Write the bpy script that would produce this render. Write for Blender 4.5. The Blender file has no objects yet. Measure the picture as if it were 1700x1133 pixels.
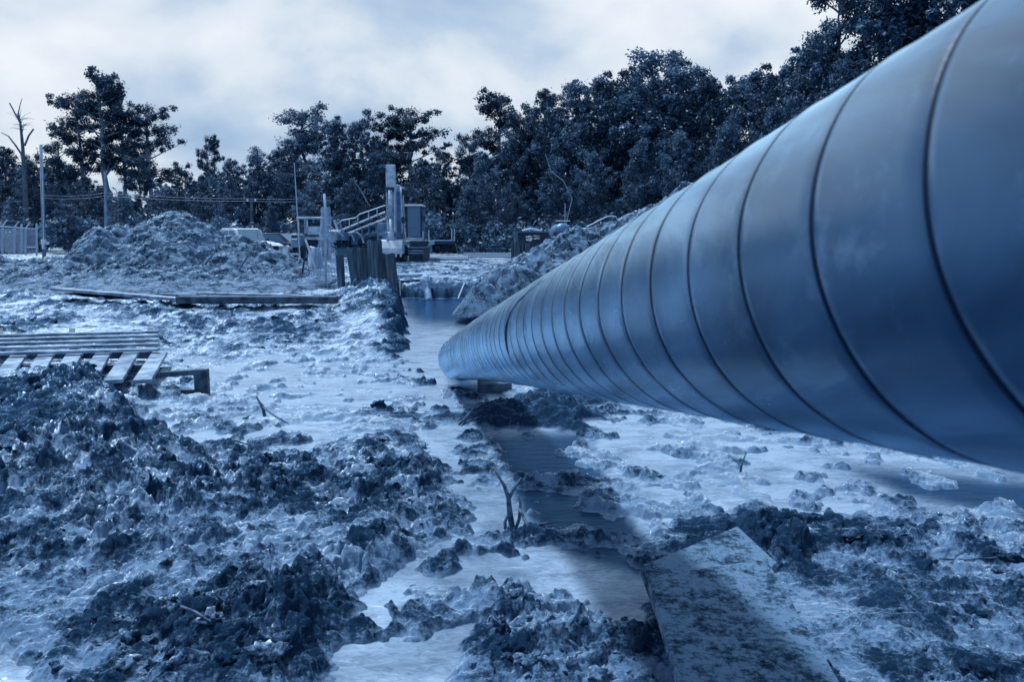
import bpy, math, random
import numpy as np
from mathutils import Vector, Matrix
random.seed(7); RNG = np.random.default_rng(7)
S = bpy.context.scene; C = S.collection
R = math.radians

# ------------------------------------------------------------------ camera, world, sun, exposure
CH = 1.5; PITCH = R(7.69); FPX = 1322.0
cam_d = bpy.data.cameras.new('camera'); cam = bpy.data.objects.new('camera', cam_d); C.objects.link(cam)
cam.location = (0, 0, CH); cam.rotation_euler = (math.pi/2 - PITCH, 0, 0)
cam_d.sensor_width = 36; cam_d.lens = 28; cam_d.clip_start = .02; cam_d.clip_end = 4000
cam_d.dof.use_dof = True; cam_d.dof.focus_distance = 9.0; cam_d.dof.aperture_fstop = 5.6
S.camera = cam
S.view_settings.view_transform = 'Standard'; S.view_settings.look = 'None'
S.view_settings.exposure = 0.0; S.view_settings.gamma = 1.0; S.view_settings.use_curve_mapping = False

SUN_EL, SUN_AZ = R(62), R(-50)      # azimuth measured from +Y towards +X: the sun stands high, ahead and to the left
sun_dir = Vector((math.sin(SUN_AZ)*math.cos(SUN_EL), math.cos(SUN_AZ)*math.cos(SUN_EL), math.sin(SUN_EL)))
sd = bpy.data.lights.new('sun', 'SUN'); sun = bpy.data.objects.new('sun', sd); C.objects.link(sun)
sd.energy = 4.4; sd.angle = R(5); sd.color = (.98, .99, 1.0)
sun.rotation_euler = (-sun_dir).to_track_quat('-Z', 'Y').to_euler(); sun.location = (0, 0, 60)

W = bpy.data.worlds.new('World'); S.world = W; W.use_nodes = True
wn, wl = W.node_tree.nodes, W.node_tree.links; wn.clear()
def WN(t, **k):
    n = wn.new(t)
    for a, b in k.items(): setattr(n, a, b)
    return n
def wmath(op, a, b=None, clamp=False):
    n = WN('ShaderNodeMath', operation=op); n.use_clamp = clamp
    for i, x in enumerate((a, b)):
        if x is None: continue
        if isinstance(x, (int, float)): n.inputs[i].default_value = x
        else: wl.new(x, n.inputs[i])
    return n.outputs[0]
wo = WN('ShaderNodeOutputWorld'); tc = WN('ShaderNodeTexCoord')
sky = WN('ShaderNodeTexSky', sky_type='NISHITA'); sky.sun_disc = False
sky.sun_elevation = SUN_EL; sky.sun_rotation = SUN_AZ; sky.air_density = 1.2; sky.dust_density = 2.0
bg1 = WN('ShaderNodeBackground'); bg1.inputs[1].default_value = .11; wl.new(sky.outputs[0], bg1.inputs[0])
sep = WN('ShaderNodeSeparateXYZ'); wl.new(tc.outputs['Generated'], sep.inputs[0])
zz = wmath('ADD', wmath('MAXIMUM', sep.outputs[2], 0.0), .55)
cx = wmath('DIVIDE', sep.outputs[0], zz); cy = wmath('DIVIDE', sep.outputs[1], zz)
cmb = WN('ShaderNodeCombineXYZ'); wl.new(cx, cmb.inputs[0]); wl.new(cy, cmb.inputs[1])
def wnoise(scale, detail, rough, dist, off):
    m = WN('ShaderNodeMapping'); m.inputs['Location'].default_value = off; wl.new(cmb.outputs[0], m.inputs[0])
    n = WN('ShaderNodeTexNoise'); n.inputs['Scale'].default_value = scale; n.inputs['Detail'].default_value = detail
    n.inputs['Roughness'].default_value = rough; n.inputs['Distortion'].default_value = dist
    wl.new(m.outputs[0], n.inputs['Vector']); return n.outputs[0]
def wramp(x, pts):
    r = WN('ShaderNodeValToRGB'); e = r.color_ramp.elements
    while len(e) < len(pts): e.new(.5)
    for k, (p, c) in zip(e, pts): k.position = p; k.color = (*c, 1)
    wl.new(x, r.inputs[0]); return r.outputs[0]
n1 = wnoise(2.7, 10, .50, .15, (3.1, 1.7, 0)); n2 = wnoise(1.3, 3, .5, .1, (7.3, 4.1, 2))
nn = wmath('ADD', wmath('MULTIPLY', n1, .62), wmath('MULTIPLY', n2, .38))
cloud = wramp(nn, [(.40, (.28, .43, .66)), (.46, (.41, .56, .76)), (.50, (.53, .66, .82)), (.525, (.65, .75, .87)), (.545, (.73, .81, .91)), (.60, (.86, .92, .98))])
bg2 = WN('ShaderNodeBackground'); bg2.inputs[1].default_value = 1.0; wl.new(cloud, bg2.inputs[0])
mixw = WN('ShaderNodeMixShader'); mixw.inputs[0].default_value = .985
wl.new(bg1.outputs[0], mixw.inputs[1]); wl.new(bg2.outputs[0], mixw.inputs[2]); wl.new(mixw.outputs[0], wo.inputs[0])

# ------------------------------------------------------------------ projection helpers (where a thing stands)
cp, sp = math.cos(PITCH), math.sin(PITCH)
def ray(u, v):
    a = (u-850)/FPX; b = -(v-566.5)/FPX
    return Vector((a, cp + b*sp, -sp + b*cp))
def P(u, v, z=0.0):
    d = ray(u, v); t = (z-CH)/d.z; return Vector((d.x*t, d.y*t, z))
def Q(u, v, y):
    d = ray(u, v); t = y/d.y; return Vector((d.x*t, y, CH + d.z*t))
def uv_of(x, y, z):
    dz = z-CH; dep = np.maximum(y*cp - dz*sp, .05); up = y*sp + dz*cp
    return 850 + FPX*x/dep, 566.5 - FPX*up/dep

# ------------------------------------------------------------------ numpy noise
def _h(ix, iy, seed):
    n = (ix.astype(np.int64)*374761393 + iy.astype(np.int64)*668265263 + seed*974634777) & 0xffffffff
    n = ((n ^ (n >> 13))*1274126177) & 0xffffffff
    return (n ^ (n >> 16)) & 0xffffffff
def perlin(x, y, seed=0):
    xi = np.floor(x); yi = np.floor(y); fx = x-xi; fy = y-yi
    u = fx*fx*fx*(fx*(fx*6-15)+10); v = fy*fy*fy*(fy*(fy*6-15)+10)
    def g(ox, oy):
        a = _h(xi+ox, yi+oy, seed)*(2*np.pi/4294967296.)
        return np.cos(a)*(fx-ox) + np.sin(a)*(fy-oy)
    return ((g(0,0)*(1-u)+g(1,0)*u)*(1-v) + (g(0,1)*(1-u)+g(1,1)*u)*v)*1.5
def fbm(x, y, octv=4, seed=0, gain=.5):
    s = 0; a = 1.0
    for i in range(octv): s = s + a*perlin(x, y, seed+i*17); x = x*2.03+3.1; y = y*2.03+1.7; a *= gain
    return s
def billow(x, y, octv=4, seed=0, gain=.55):
    s = 0; a = 1.0
    for i in range(octv): s = s + a*(np.abs(perlin(x, y, seed+i*13))*2-.45); x = x*2.11+5.3; y = y*2.11+2.9; a *= gain
    return s
def worley(x, y, seed=0):
    xi = np.floor(x); yi = np.floor(y); best = np.full(x.shape, 9.0); idv = np.zeros(x.shape)
    for ox in (-1, 0, 1):
        for oy in (-1, 0, 1):
            h1 = _h(xi+ox, yi+oy, seed); h2 = _h(xi+ox, yi+oy, seed+101)
            px = xi+ox+h1/4294967296.; py = yi+oy+h2/4294967296.
            d = (px-x)**2+(py-y)**2; m = d < best
            best = np.where(m, d, best); idv = np.where(m, (h1 & 1023)/1023., idv)
    return np.sqrt(best), idv
def clodfield(x, y, fine=1.0):
    """lumpy churned mud, metres; returns height about 0 and a 0..1 lump id"""
    wx = x + .10*fbm(x*2.3, y*2.3, 3, 5); wy = y + .10*fbm(x*2.3+9, y*2.3+4, 3, 6)
    d1, i1 = worley(wx*3.0, wy*3.0, 1); d2, i2 = worley(wx*8.0, wy*8.0, 2)
    dome = lambda d: np.clip(1-1.3*d*d, 0, 1)**.8-.5
    b = billow(wx*2.2, wy*2.2, 4, 30, .47)
    h = .036*dome(d1)*(.2+i1) + .048*dome(d2)*(.05+i2*1.6) + .030*b
    if fine:
        d3, i3 = worley(wx*23, wy*23, 3)
        h = h + fine*(.017*dome(d3)*(.0+i3*1.8) + .010*billow(x*12, y*12, 4, 60, .58))
    return h, i1
def smooth(a, b, x):
    t = np.clip((x-a)/(b-a), 0, 1); return t*t*(3-2*t)
def poly_sd(px, py, poly):
    """signed distance, positive inside"""
    inside = np.zeros(px.shape, bool); d = np.full(px.shape, 1e9); n = len(poly)
    for i in range(n):
        x1, y1 = poly[i]; x2, y2 = poly[(i+1) % n]
        ex, ey = x2-x1, y2-y1
        t = np.clip(((px-x1)*ex+(py-y1)*ey)/(ex*ex+ey*ey), 0, 1)
        d = np.minimum(d, (px-x1-t*ex)**2+(py-y1-t*ey)**2)
        if y1 != y2:
            inside ^= ((y1 > py) != (y2 > py)) & (px < (x2-x1)*(py-y1)/(y2-y1)+x1)
    d = np.sqrt(d); return np.where(inside, d, -d)

# ------------------------------------------------------------------ materials
STINT = (.32, .60, .92, 1)     # dark wet things mirror the sky in the picture's blue tone
def mat(name, col, rough=.6, metal=0.0, spec=.5, var=None, vscale=4.0, bump=0.0, bscale=20.0, coat=0.0, stretch=None, detail=6):
    m = bpy.data.materials.new(name); m.use_nodes = True; nt = m.node_tree; b = nt.nodes['Principled BSDF']
    b.inputs['Base Color'].default_value = (*col, 1); b.inputs['Roughness'].default_value = rough
    b.inputs['Metallic'].default_value = metal; b.inputs['Specular IOR Level'].default_value = spec
    b.inputs['Coat Weight'].default_value = coat; b.inputs['Specular Tint'].default_value = STINT
    if var or bump:
        t = nt.nodes.new('ShaderNodeTexCoord'); mp = nt.nodes.new('ShaderNodeMapping')
        nt.links.new(t.outputs['Object'], mp.inputs[0])
        if stretch: mp.inputs['Scale'].default_value = stretch
    if var:
        n = nt.nodes.new('ShaderNodeTexNoise'); n.inputs['Scale'].default_value = vscale; n.inputs['Detail'].default_value = detail
        n.inputs['Roughness'].default_value = .62
        nt.links.new(mp.outputs[0], n.inputs['Vector'])
        r = nt.nodes.new('ShaderNodeValToRGB'); r.color_ramp.elements[0].position = .38; r.color_ramp.elements[1].position = .62
        r.color_ramp.elements[0].color = (*col, 1); r.color_ramp.elements[1].color = (*var, 1)
        nt.links.new(n.outputs[0], r.inputs[0]); nt.links.new(r.outputs[0], b.inputs['Base Color'])
    if bump:
        n2 = nt.nodes.new('ShaderNodeTexNoise'); n2.inputs['Scale'].default_value = bscale; n2.inputs['Detail'].default_value = 5
        bp = nt.nodes.new('ShaderNodeBump'); bp.inputs['Strength'].default_value = bump; bp.inputs['Distance'].default_value = .02
        nt.links.new(mp.outputs[0], n2.inputs['Vector']); nt.links.new(n2.outputs[0], bp.inputs['Height'])
        nt.links.new(bp.outputs[0], b.inputs['Normal'])
    return m
# the photograph is toned in blues: every surface has a blue of its own lightness
M = {}
M['white_paint'] = mat('white_paint', (.60,.70,.80), .35, var=(.32,.45,.60), vscale=1.5)
M['yellow_paint'] = mat('machine_paint', (.14,.26,.42), .45, var=(.06,.13,.23), vscale=2.5)
M['machine_light'] = mat('machine_light_paint', (.40,.54,.70), .42, var=(.16,.27,.42), vscale=2.5)
M['dark_metal'] = mat('dark_metal', (.008,.018,.032), .5, var=(.022,.045,.08), vscale=5)
M['black'] = mat('black_rubber', (.006,.012,.024), .7)
M['steel'] = mat('worn_steel', (.10,.20,.36), .45, metal=.3, var=(.05,.11,.22), vscale=6)
M['galv'] = mat('galvanised_steel', (.36,.48,.64), .45, metal=.2)
M['pile'] = mat('rusty_sheet_pile', (.022,.045,.075), .6, metal=.2, var=(.09,.16,.25), vscale=3, bump=.3, bscale=12, stretch=(3,3,.35))
M['wood'] = mat('muddy_timber', (.25,.38,.55), .5, var=(.05,.11,.20), vscale=3.5, bump=.5, bscale=14)
M['wood_dark'] = mat('wet_dark_timber', (.014,.028,.048), .7, var=(.06,.11,.18), vscale=5, bump=.5, bscale=14)
M['bark'] = mat('tree_bark', (.04,.07,.11), .9, var=(.09,.14,.21), vscale=3)
M['bark_pale'] = mat('pale_bark', (.13,.20,.31), .9, var=(.22,.31,.44), vscale=3)
M['twig'] = mat('wet_twig', (.012,.028,.06), .5, var=(.08,.15,.27), vscale=12)
M['net'] = mat('safety_net', (.30,.46,.66), .6)
M['sheet'] = mat('plastic_sheeting', (.30,.45,.64), .35)
M['white_mark'] = mat('white_lettering', (.75,.84,.92), .5)
M['hose'] = mat('ribbed_hose', (.22,.38,.64), .4, var=(.1,.2,.38), vscale=9)

def glass_mat():
    m = bpy.data.materials.new('window_glass'); m.use_nodes = True; b = m.node_tree.nodes['Principled BSDF']
    b.inputs['Base Color'].default_value = (.09,.17,.28,1); b.inputs['Roughness'].default_value = .12
    b.inputs['Specular IOR Level'].default_value = .5; b.inputs['Specular Tint'].default_value = STINT; return m
M['glass'] = glass_mat()

def mud_mat(name, pale, dark, use_attr=True, wetmul=1.0):
    m = bpy.data.materials.new(name); m.use_nodes = True; nt = m.node_tree; N = nt.nodes; L = nt.links
    b = N['Principled BSDF']
    geo = N.new('ShaderNodeNewGeometry')
    def noise(sc, det, rg=.6, dist=0.0):
        n = N.new('ShaderNodeTexNoise'); n.inputs['Scale'].default_value = sc; n.inputs['Detail'].default_value = det
        n.inputs['Roughness'].default_value = rg; n.inputs['Distortion'].default_value = dist
        L.new(geo.outputs['Position'], n.inputs['Vector']); return n.outputs[0]
    def mth(op, a, bb, clamp=False):
        n = N.new('ShaderNodeMath'); n.operation = op; n.use_clamp = clamp
        for i, x in enumerate((a, bb)):
            if isinstance(x, (int, float)): n.inputs[i].default_value = x
            else: L.new(x, n.inputs[i])
        return n.outputs[0]
    a1 = noise(2.2, 6); a2 = noise(11, 8, .7)
    f = mth('ADD', mth('MULTIPLY', a1, .55), mth('MULTIPLY', a2, .45))
    f = mth('MULTIPLY', mth('SUBTRACT', f, .44), 5.0, True)
    if use_attr:
        at = N.new('ShaderNodeAttribute'); at.attribute_name = 'dark'
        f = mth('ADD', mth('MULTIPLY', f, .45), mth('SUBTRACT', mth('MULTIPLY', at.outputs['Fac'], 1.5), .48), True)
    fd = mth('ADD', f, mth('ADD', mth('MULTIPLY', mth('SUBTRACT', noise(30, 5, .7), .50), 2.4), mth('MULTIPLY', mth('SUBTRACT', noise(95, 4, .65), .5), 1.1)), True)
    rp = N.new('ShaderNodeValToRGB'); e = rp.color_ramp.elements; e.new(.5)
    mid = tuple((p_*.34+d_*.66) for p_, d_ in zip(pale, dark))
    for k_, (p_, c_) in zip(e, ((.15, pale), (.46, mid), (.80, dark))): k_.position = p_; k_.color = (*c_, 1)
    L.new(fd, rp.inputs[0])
    sz = N.new('ShaderNodeSeparateXYZ'); L.new(geo.outputs['Position'], sz.inputs[0])
    hz = mth('ADD', sz.outputs[2], mth('MULTIPLY', mth('SUBTRACT', noise(5, 6, .65), .5), .11))
    wf = N.new('ShaderNodeMapRange'); wf.inputs[1].default_value = -.525; wf.inputs[2].default_value = -.488; wf.inputs[3].default_value = 1; wf.inputs[4].default_value = 0; L.new(hz, wf.inputs[0])
    wv = mth('MULTIPLY', wf.outputs[0], .85 if use_attr else 0.0)
    wm = N.new('ShaderNodeMix'); wm.data_type = 'RGBA'; L.new(wv, wm.inputs[0]); L.new(rp.outputs[0], wm.inputs[6]); wm.inputs[7].default_value = (.12,.22,.37,1)
    L.new(wm.outputs[2], b.inputs['Base Color'])
    rr = mth('ADD', mth('MULTIPLY', noise(7, 4), .45), .10 if use_attr else .3)
    L.new(mth('SUBTRACT', rr, mth('MULTIPLY', wv, .16), True), b.inputs['Roughness'])
    b.inputs['Specular IOR Level'].default_value = 0; b.inputs['Specular Tint'].default_value = STINT
    n1 = noise(26, 8, .7); n2 = noise(110, 5, .65)
    bsum = mth('ADD', n1, mth('MULTIPLY', n2, .35))
    bp = N.new('ShaderNodeBump'); bp.inputs['Strength'].default_value = .75; bp.inputs['Distance'].default_value = .03
    L.new(bsum, bp.inputs['Height']); L.new(bp.outputs[0], b.inputs['Normal'])
    gl = N.new('ShaderNodeBsdfGlossy'); L.new(bp.outputs[0], gl.inputs['Normal']); L.new(mth('SUBTRACT', rr, mth('MULTIPLY', wv, .16), True), gl.inputs['Roughness'])
    gm = N.new('ShaderNodeMix'); gm.data_type = 'RGBA'; L.new(fd, gm.inputs[0]); gm.inputs[6].default_value = (.72,.88,1,1); gm.inputs[7].default_value = (.22,.50,.95,1); L.new(gm.outputs[2], gl.inputs['Color'])
    fr = N.new('ShaderNodeFresnel'); fr.inputs[0].default_value = 1.5
    ms = N.new('ShaderNodeMixShader'); L.new(mth('MULTIPLY', fr.outputs[0], mth('MULTIPLY', mth('SUBTRACT', 1.2, fd), wetmul*.9), True), ms.inputs[0])
    L.new(b.outputs[0], ms.inputs[1]); L.new(gl.outputs[0], ms.inputs[2]); L.new(ms.outputs[0], N['Material Output'].inputs[0])
    return m
PALE, DARK = (.070,.162,.315), (.006,.023,.058)
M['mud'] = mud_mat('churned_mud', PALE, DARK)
M['spoil'] = mud_mat('spoil_clay', (.085,.165,.29), (.007,.020,.044), False, .22)
M['boardmud'] = mud_mat('muddy_board', (.075,.165,.30), (.008,.022,.048), False, .35)

def water_mat():
    m = bpy.data.materials.new('slurry_water'); m.use_nodes = True; nt = m.node_tree; N = nt.nodes; L = nt.links
    b = N['Principled BSDF']; at = N.new('ShaderNodeAttribute'); at.attribute_name = 'milk_shade'
    geo = N.new('ShaderNodeNewGeometry')
    mp = N.new('ShaderNodeMapping'); mp.inputs['Scale'].default_value = (1.0, 2.2, 1.0); L.new(geo.outputs['Position'], mp.inputs[0])
    n = N.new('ShaderNodeTexNoise'); n.inputs['Scale'].default_value = 1.6; n.inputs['Detail'].default_value = 7; n.inputs['Distortion'].default_value = 1.2
    L.new(mp.outputs[0], n.inputs['Vector'])
    ad = N.new('ShaderNodeMath'); ad.operation = 'MULTIPLY_ADD'; L.new(n.outputs[0], ad.inputs[0]); ad.inputs[1].default_value = 1.7; ad.inputs[2].default_value = -.85
    nb = N.new('ShaderNodeTexNoise'); nb.inputs['Scale'].default_value = 8; nb.inputs['Detail'].default_value = 9; nb.inputs['Roughness'].default_value = .68; nb.inputs['Distortion'].default_value = 2.0; L.new(mp.outputs[0], nb.inputs['Vector'])
    nc = N.new('ShaderNodeMath'); nc.operation = 'MULTIPLY_ADD'; L.new(nb.outputs[0], nc.inputs[0]); nc.inputs[1].default_value = 2.2; nc.inputs[2].default_value = -1.2
    ne = N.new('ShaderNodeMath'); ne.operation = 'ADD'; L.new(nc.outputs[0], ne.inputs[0]); L.new(ad.outputs[0], ne.inputs[1])
    am = N.new('ShaderNodeMath'); am.operation = 'MULTIPLY'; L.new(ne.outputs[0], am.inputs[0]); L.new(at.outputs['Fac'], am.inputs[1])
    a2 = N.new('ShaderNodeMath'); a2.operation = 'ADD'; a2.use_clamp = True; L.new(am.outputs[0], a2.inputs[0]); L.new(at.outputs['Fac'], a2.inputs[1])
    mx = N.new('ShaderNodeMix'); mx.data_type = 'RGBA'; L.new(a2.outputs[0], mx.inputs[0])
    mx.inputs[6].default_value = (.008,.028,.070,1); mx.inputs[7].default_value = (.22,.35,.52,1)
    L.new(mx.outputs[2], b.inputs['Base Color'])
    mr = N.new('ShaderNodeMapRange'); L.new(a2.outputs[0], mr.inputs[0]); mr.inputs[3].default_value = .06; mr.inputs[4].default_value = .15
    L.new(mr.outputs[0], b.inputs['Roughness']); b.inputs['Specular IOR Level'].default_value = 0; b.inputs['Roughness'].default_value = .5
    w = N.new('ShaderNodeTexNoise'); w.inputs['Scale'].default_value = 5; w.inputs['Detail'].default_value = 8; w.inputs['Roughness'].default_value = .66; w.inputs['Distortion'].default_value = .8
    L.new(mp.outputs[0], w.inputs['Vector'])
    bp = N.new('ShaderNodeBump'); bp.inputs['Strength'].default_value = .5; bp.inputs['Distance'].default_value = .022
    L.new(w.outputs[0], bp.inputs['Height']); L.new(bp.outputs[0], b.inputs['Normal'])
    gl = N.new('ShaderNodeBsdfGlossy'); L.new(mr.outputs[0], gl.inputs['Roughness']); L.new(bp.outputs[0], gl.inputs['Normal'])
    gm = N.new('ShaderNodeMix'); gm.data_type = 'RGBA'; L.new(a2.outputs[0], gm.inputs[0]); gm.inputs[6].default_value = (.30,.58,.95,1); gm.inputs[7].default_value = (.88,.95,1,1); L.new(gm.outputs[2], gl.inputs['Color'])
    fr = N.new('ShaderNodeFresnel'); m2 = N.new('ShaderNodeMapRange'); L.new(a2.outputs[0], m2.inputs[0]); m2.inputs[3].default_value = 1.33; m2.inputs[4].default_value = 1.65; L.new(m2.outputs[0], fr.inputs[0])
    ms = N.new('ShaderNodeMixShader'); L.new(fr.outputs[0], ms.inputs[0]); L.new(b.outputs[0], ms.inputs[1]); L.new(gl.outputs[0], ms.inputs[2]); L.new(ms.outputs[0], N['Material Output'].inputs[0])
    return m
M['water'] = water_mat()

def leaf_mat(name, c0, c1, c2):
    m = bpy.data.materials.new(name); m.use_nodes = True; nt = m.node_tree; b = nt.nodes['Principled BSDF']
    at = nt.nodes.new('ShaderNodeAttribute'); at.attribute_name = 'rnd'
    oi = nt.nodes.new('ShaderNodeObjectInfo')
    ad = nt.nodes.new('ShaderNodeMath'); ad.operation = 'MULTIPLY_ADD'
    nt.links.new(oi.outputs['Random'], ad.inputs[0]); ad.inputs[1].default_value = .35; nt.links.new(at.outputs['Fac'], ad.inputs[2])
    s2 = nt.nodes.new('ShaderNodeMath'); s2.operation = 'SUBTRACT'; nt.links.new(ad.outputs[0], s2.inputs[0]); s2.inputs[1].default_value = .17
    r = nt.nodes.new('ShaderNodeValToRGB'); e = r.color_ramp.elements; e.new(.5)
    for k, (p, c) in zip(e, ((0, c0), (.6, c1), (1, c2))): k.position = p; k.color = (*c, 1)
    nt.links.new(s2.outputs[0], r.inputs[0]); nt.links.new(r.outputs[0], b.inputs['Base Color'])
    b.inputs['Roughness'].default_value = .45; b.inputs['Specular IOR Level'].default_value = .35; b.inputs['Specular Tint'].default_value = STINT
    tr = nt.nodes.new('ShaderNodeBsdfTranslucent'); nt.links.new(r.outputs[0], tr.inputs[0])
    ms = nt.nodes.new('ShaderNodeMixShader'); ms.inputs[0].default_value = .35
    nt.links.new(b.outputs[0], ms.inputs[1]); nt.links.new(tr.outputs[0], ms.inputs[2]); nt.links.new(ms.outputs[0], nt.nodes['Material Output'].inputs[0])
    return m
M['leaf'] = leaf_mat('broad_leaves', (.009,.027,.062), (.040,.10,.19), (.15,.29,.48))
M['needle'] = leaf_mat('pine_needles', (.008,.022,.050), (.022,.057,.115), (.07,.15,.26))

# ------------------------------------------------------------------ mesh helpers
def link(o): C.objects.link(o); return o
def mesh_np(name, V, F, m, parent=None, smooth_=False, attrs=None):
    V = np.asarray(V, np.float32); F = np.asarray(F, np.int32)
    me = bpy.data.meshes.new(name); me.vertices.add(len(V)); me.vertices.foreach_set('co', V.ravel())
    k = F.shape[1]; me.loops.add(F.size); me.loops.foreach_set('vertex_index', F.ravel())
    me.polygons.add(len(F)); me.polygons.foreach_set('loop_start', np.arange(0, F.size, k, dtype=np.int32))
    try: me.polygons.foreach_set('loop_total', np.full(len(F), k, np.int32))
    except Exception: pass
    if smooth_: me.polygons.foreach_set('use_smooth', np.ones(len(F), bool))
    for an, (dom, val) in (attrs or {}).items():
        a = me.attributes.new(an, 'FLOAT', dom); a.data.foreach_set('value', np.asarray(val, np.float32).ravel())
    me.update(calc_edges=True); me.validate()
    me.materials.append(m)
    o = link(bpy.data.objects.new(name, me)); o.parent = parent; return o
def tag(o, label=None, cat=None, group=None, kind=None):
    for k, v in (('label', label), ('category', cat), ('group', group), ('kind', kind)):
        if v: o[k] = v
    return o
def empty(name, loc=(0,0,0), rz=0, label=None, cat=None, group=None):
    o = link(bpy.data.objects.new(name, None)); o.location = loc; o.rotation_euler = (0, 0, rz); o.empty_display_size = .3
    return tag(o, label, cat, group)
class MB:
    def __init__(s): s.V = []; s.F = []
    def add(s, vs, fs):
        n = len(s.V); s.V += [tuple(v) for v in vs]; s.F += [tuple(n+i for i in f) for f in fs]; return s
    def box(s, c, d, rot=None, ch=0.0):
        hx, hy, hz = d[0]/2, d[1]/2, d[2]/2
        if ch <= 0:
            vs = [Vector((x, y, z)) for x in (-hx, hx) for y in (-hy, hy) for z in (-hz, hz)]
            fs = [(0,1,3,2),(4,6,7,5),(0,4,5,1),(2,3,7,6),(0,2,6,4),(1,5,7,3)]
        else:   # chamfer of the four long edges round z
            ring = [(-hx+ch,-hy),(hx-ch,-hy),(hx,-hy+ch),(hx,hy-ch),(hx-ch,hy),(-hx+ch,hy),(-hx,hy-ch),(-hx,-hy+ch)]
            vs = [Vector((x, y, -hz)) for x, y in ring] + [Vector((x, y, hz-ch)) for x, y in ring] + \
                 [Vector((x*(1-ch/hx), y*(1-ch/hy), hz)) for x, y in ring]
            fs = [tuple(range(7,-1,-1)), tuple(range(16,24))]
            for k in range(2):
                for i in range(8): j = (i+1) % 8; fs.append((k*8+i, k*8+j, k*8+8+j, k*8+8+i))
        if rot is not None: vs = [rot @ v for v in vs]
        c = Vector(c); return s.add([v+c for v in vs], fs)
    def tube(s, pts, r, n=8, cap=True):
        pts = [Vector(p) for p in pts]; rs = r if isinstance(r, (list, tuple)) else [r]*len(pts)
        base = len(s.V); up = None
        for i, p in enumerate(pts):
            t = (pts[min(i+1, len(pts)-1)]-pts[max(i-1, 0)]).normalized()
            if up is None: up = t.orthogonal().normalized()
            up = (up - t*up.dot(t)); up = up.normalized() if up.length > 1e-6 else t.orthogonal().normalized()
            w = t.cross(up)
            for k in range(n):
                a = 2*math.pi*k/n; s.V.append(tuple(p + (up*math.cos(a)+w*math.sin(a))*rs[i]))
        for i in range(len(pts)-1):
            for k in range(n):
                j = (k+1) % n; a = base+i*n
                s.F.append((a+k, a+j, a+n+j, a+n+k))
        if cap:
            s.F.append(tuple(base+k for k in range(n-1, -1, -1))); e = base+(len(pts)-1)*n; s.F.append(tuple(e+k for k in range(n)))
        return s
    def prism(s, poly, axis, a, b):
        """poly of 2-tuples in the plane normal to axis (0=x: (y,z); 1=y: (x,z); 2=z: (x,y))"""
        n = len(poly)
        def mk(p, t): return {0: (t, p[0], p[1]), 1: (p[0], t, p[1]), 2: (p[0], p[1], t)}[axis]
        return s.add([mk(p, a) for p in poly]+[mk(p, b) for p in poly],
                     [tuple(range(n)), tuple(range(2*n-1, n-1, -1))] + [(i, i+n, (i+1) % n+n, (i+1) % n) for i in range(n)])
    def build(s, name, m, parent=None, sm=False, bevel=0.0):
        me = bpy.data.meshes.new(name); me.from_pydata(s.V, [], s.F); me.validate()
        me.materials.append(m)
        import bmesh
        bm = bmesh.new(); bm.from_mesh(me); bmesh.ops.recalc_face_normals(bm, faces=bm.faces[:]); bm.to_mesh(me); bm.free()
        if sm:
            me.polygons.foreach_set('use_smooth', np.ones(len(me.polygons), bool))
        me.update()
        o = link(bpy.data.objects.new(name, me)); o.parent = parent
        if bevel:
            b = o.modifiers.new('bevel', 'BEVEL'); b.width = bevel; b.segments = 2; b.limit_method = 'ANGLE'
        return o
def copy_tree(o, parent=None):
    c = o.copy(); C.objects.link(c); c.parent = parent
    for ch in list(o.children): copy_tree(ch, c)
    return c
def rotm(x=0, y=0, z=0):
    from mathutils import Euler
    return Euler((R(x), R(y), R(z))).to_matrix()

# ------------------------------------------------------------------ the ground
WL = -.52
CHAN = [  # low, water-filled runs, as (u, v) of the photograph on the plane z = -0.5
 ([(668,490),(870,490),(870,525),(830,560),(800,640),(720,640),(700,622),(690,560),(682,520)], 1.0),
 ([(660,600),(735,610),(850,655),(705,668),(700,705),(800,722),(960,718),(1000,775),(1050,860),(1085,960),(1050,1030),(930,1010),(860,950),(790,960),(745,1060),(720,1200),(540,1200),(560,1050),(680,930),(770,885),(765,810),(715,745),(690,690),(655,660)], 1.0),
 ([(345,612),(480,585),(640,600),(672,650),(700,684),(600,682),(470,672),(400,655),(350,640)], 1.0),
 ([(270,560),(420,575),(600,560),(640,590),(480,600),(345,620),(285,600)], .55),
 ([(975,690),(1060,700),(1130,750),(1215,830),(1195,885),(1120,860),(1040,800),(1000,760)], 1.0),
 ([(1180,700),(1400,755),(1750,795),(1750,865),(1560,820),(1420,780),(1400,800),(1410,845),(1340,835),(1250,775)], 1.0),
 ([(190,665),(300,655),(430,690),(570,700),(520,735),(340,735),(240,712)], .9),
 ([(-40,1085),(40,1090),(55,1140),(-40,1150)], 1.0),
 ([(60,500),(250,505),(430,512),(560,520),(420,528),(200,522)], .55),
 ([(-60,520),(150,530),(260,545),(60,548),(-60,545)], .5),
]
POOL_SHADE = [([(800,722),(965,716),(1010,790),(1070,900),(1072,960),(960,930),(890,880),(860,850),(830,780)], 14),  # clearer pools, with pipe shadow and dark reflections painted into the water colour
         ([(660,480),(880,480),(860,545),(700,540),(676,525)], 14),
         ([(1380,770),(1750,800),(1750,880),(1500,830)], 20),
         ([(740,620),(830,640),(850,660),(760,655)], 8)]
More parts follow.
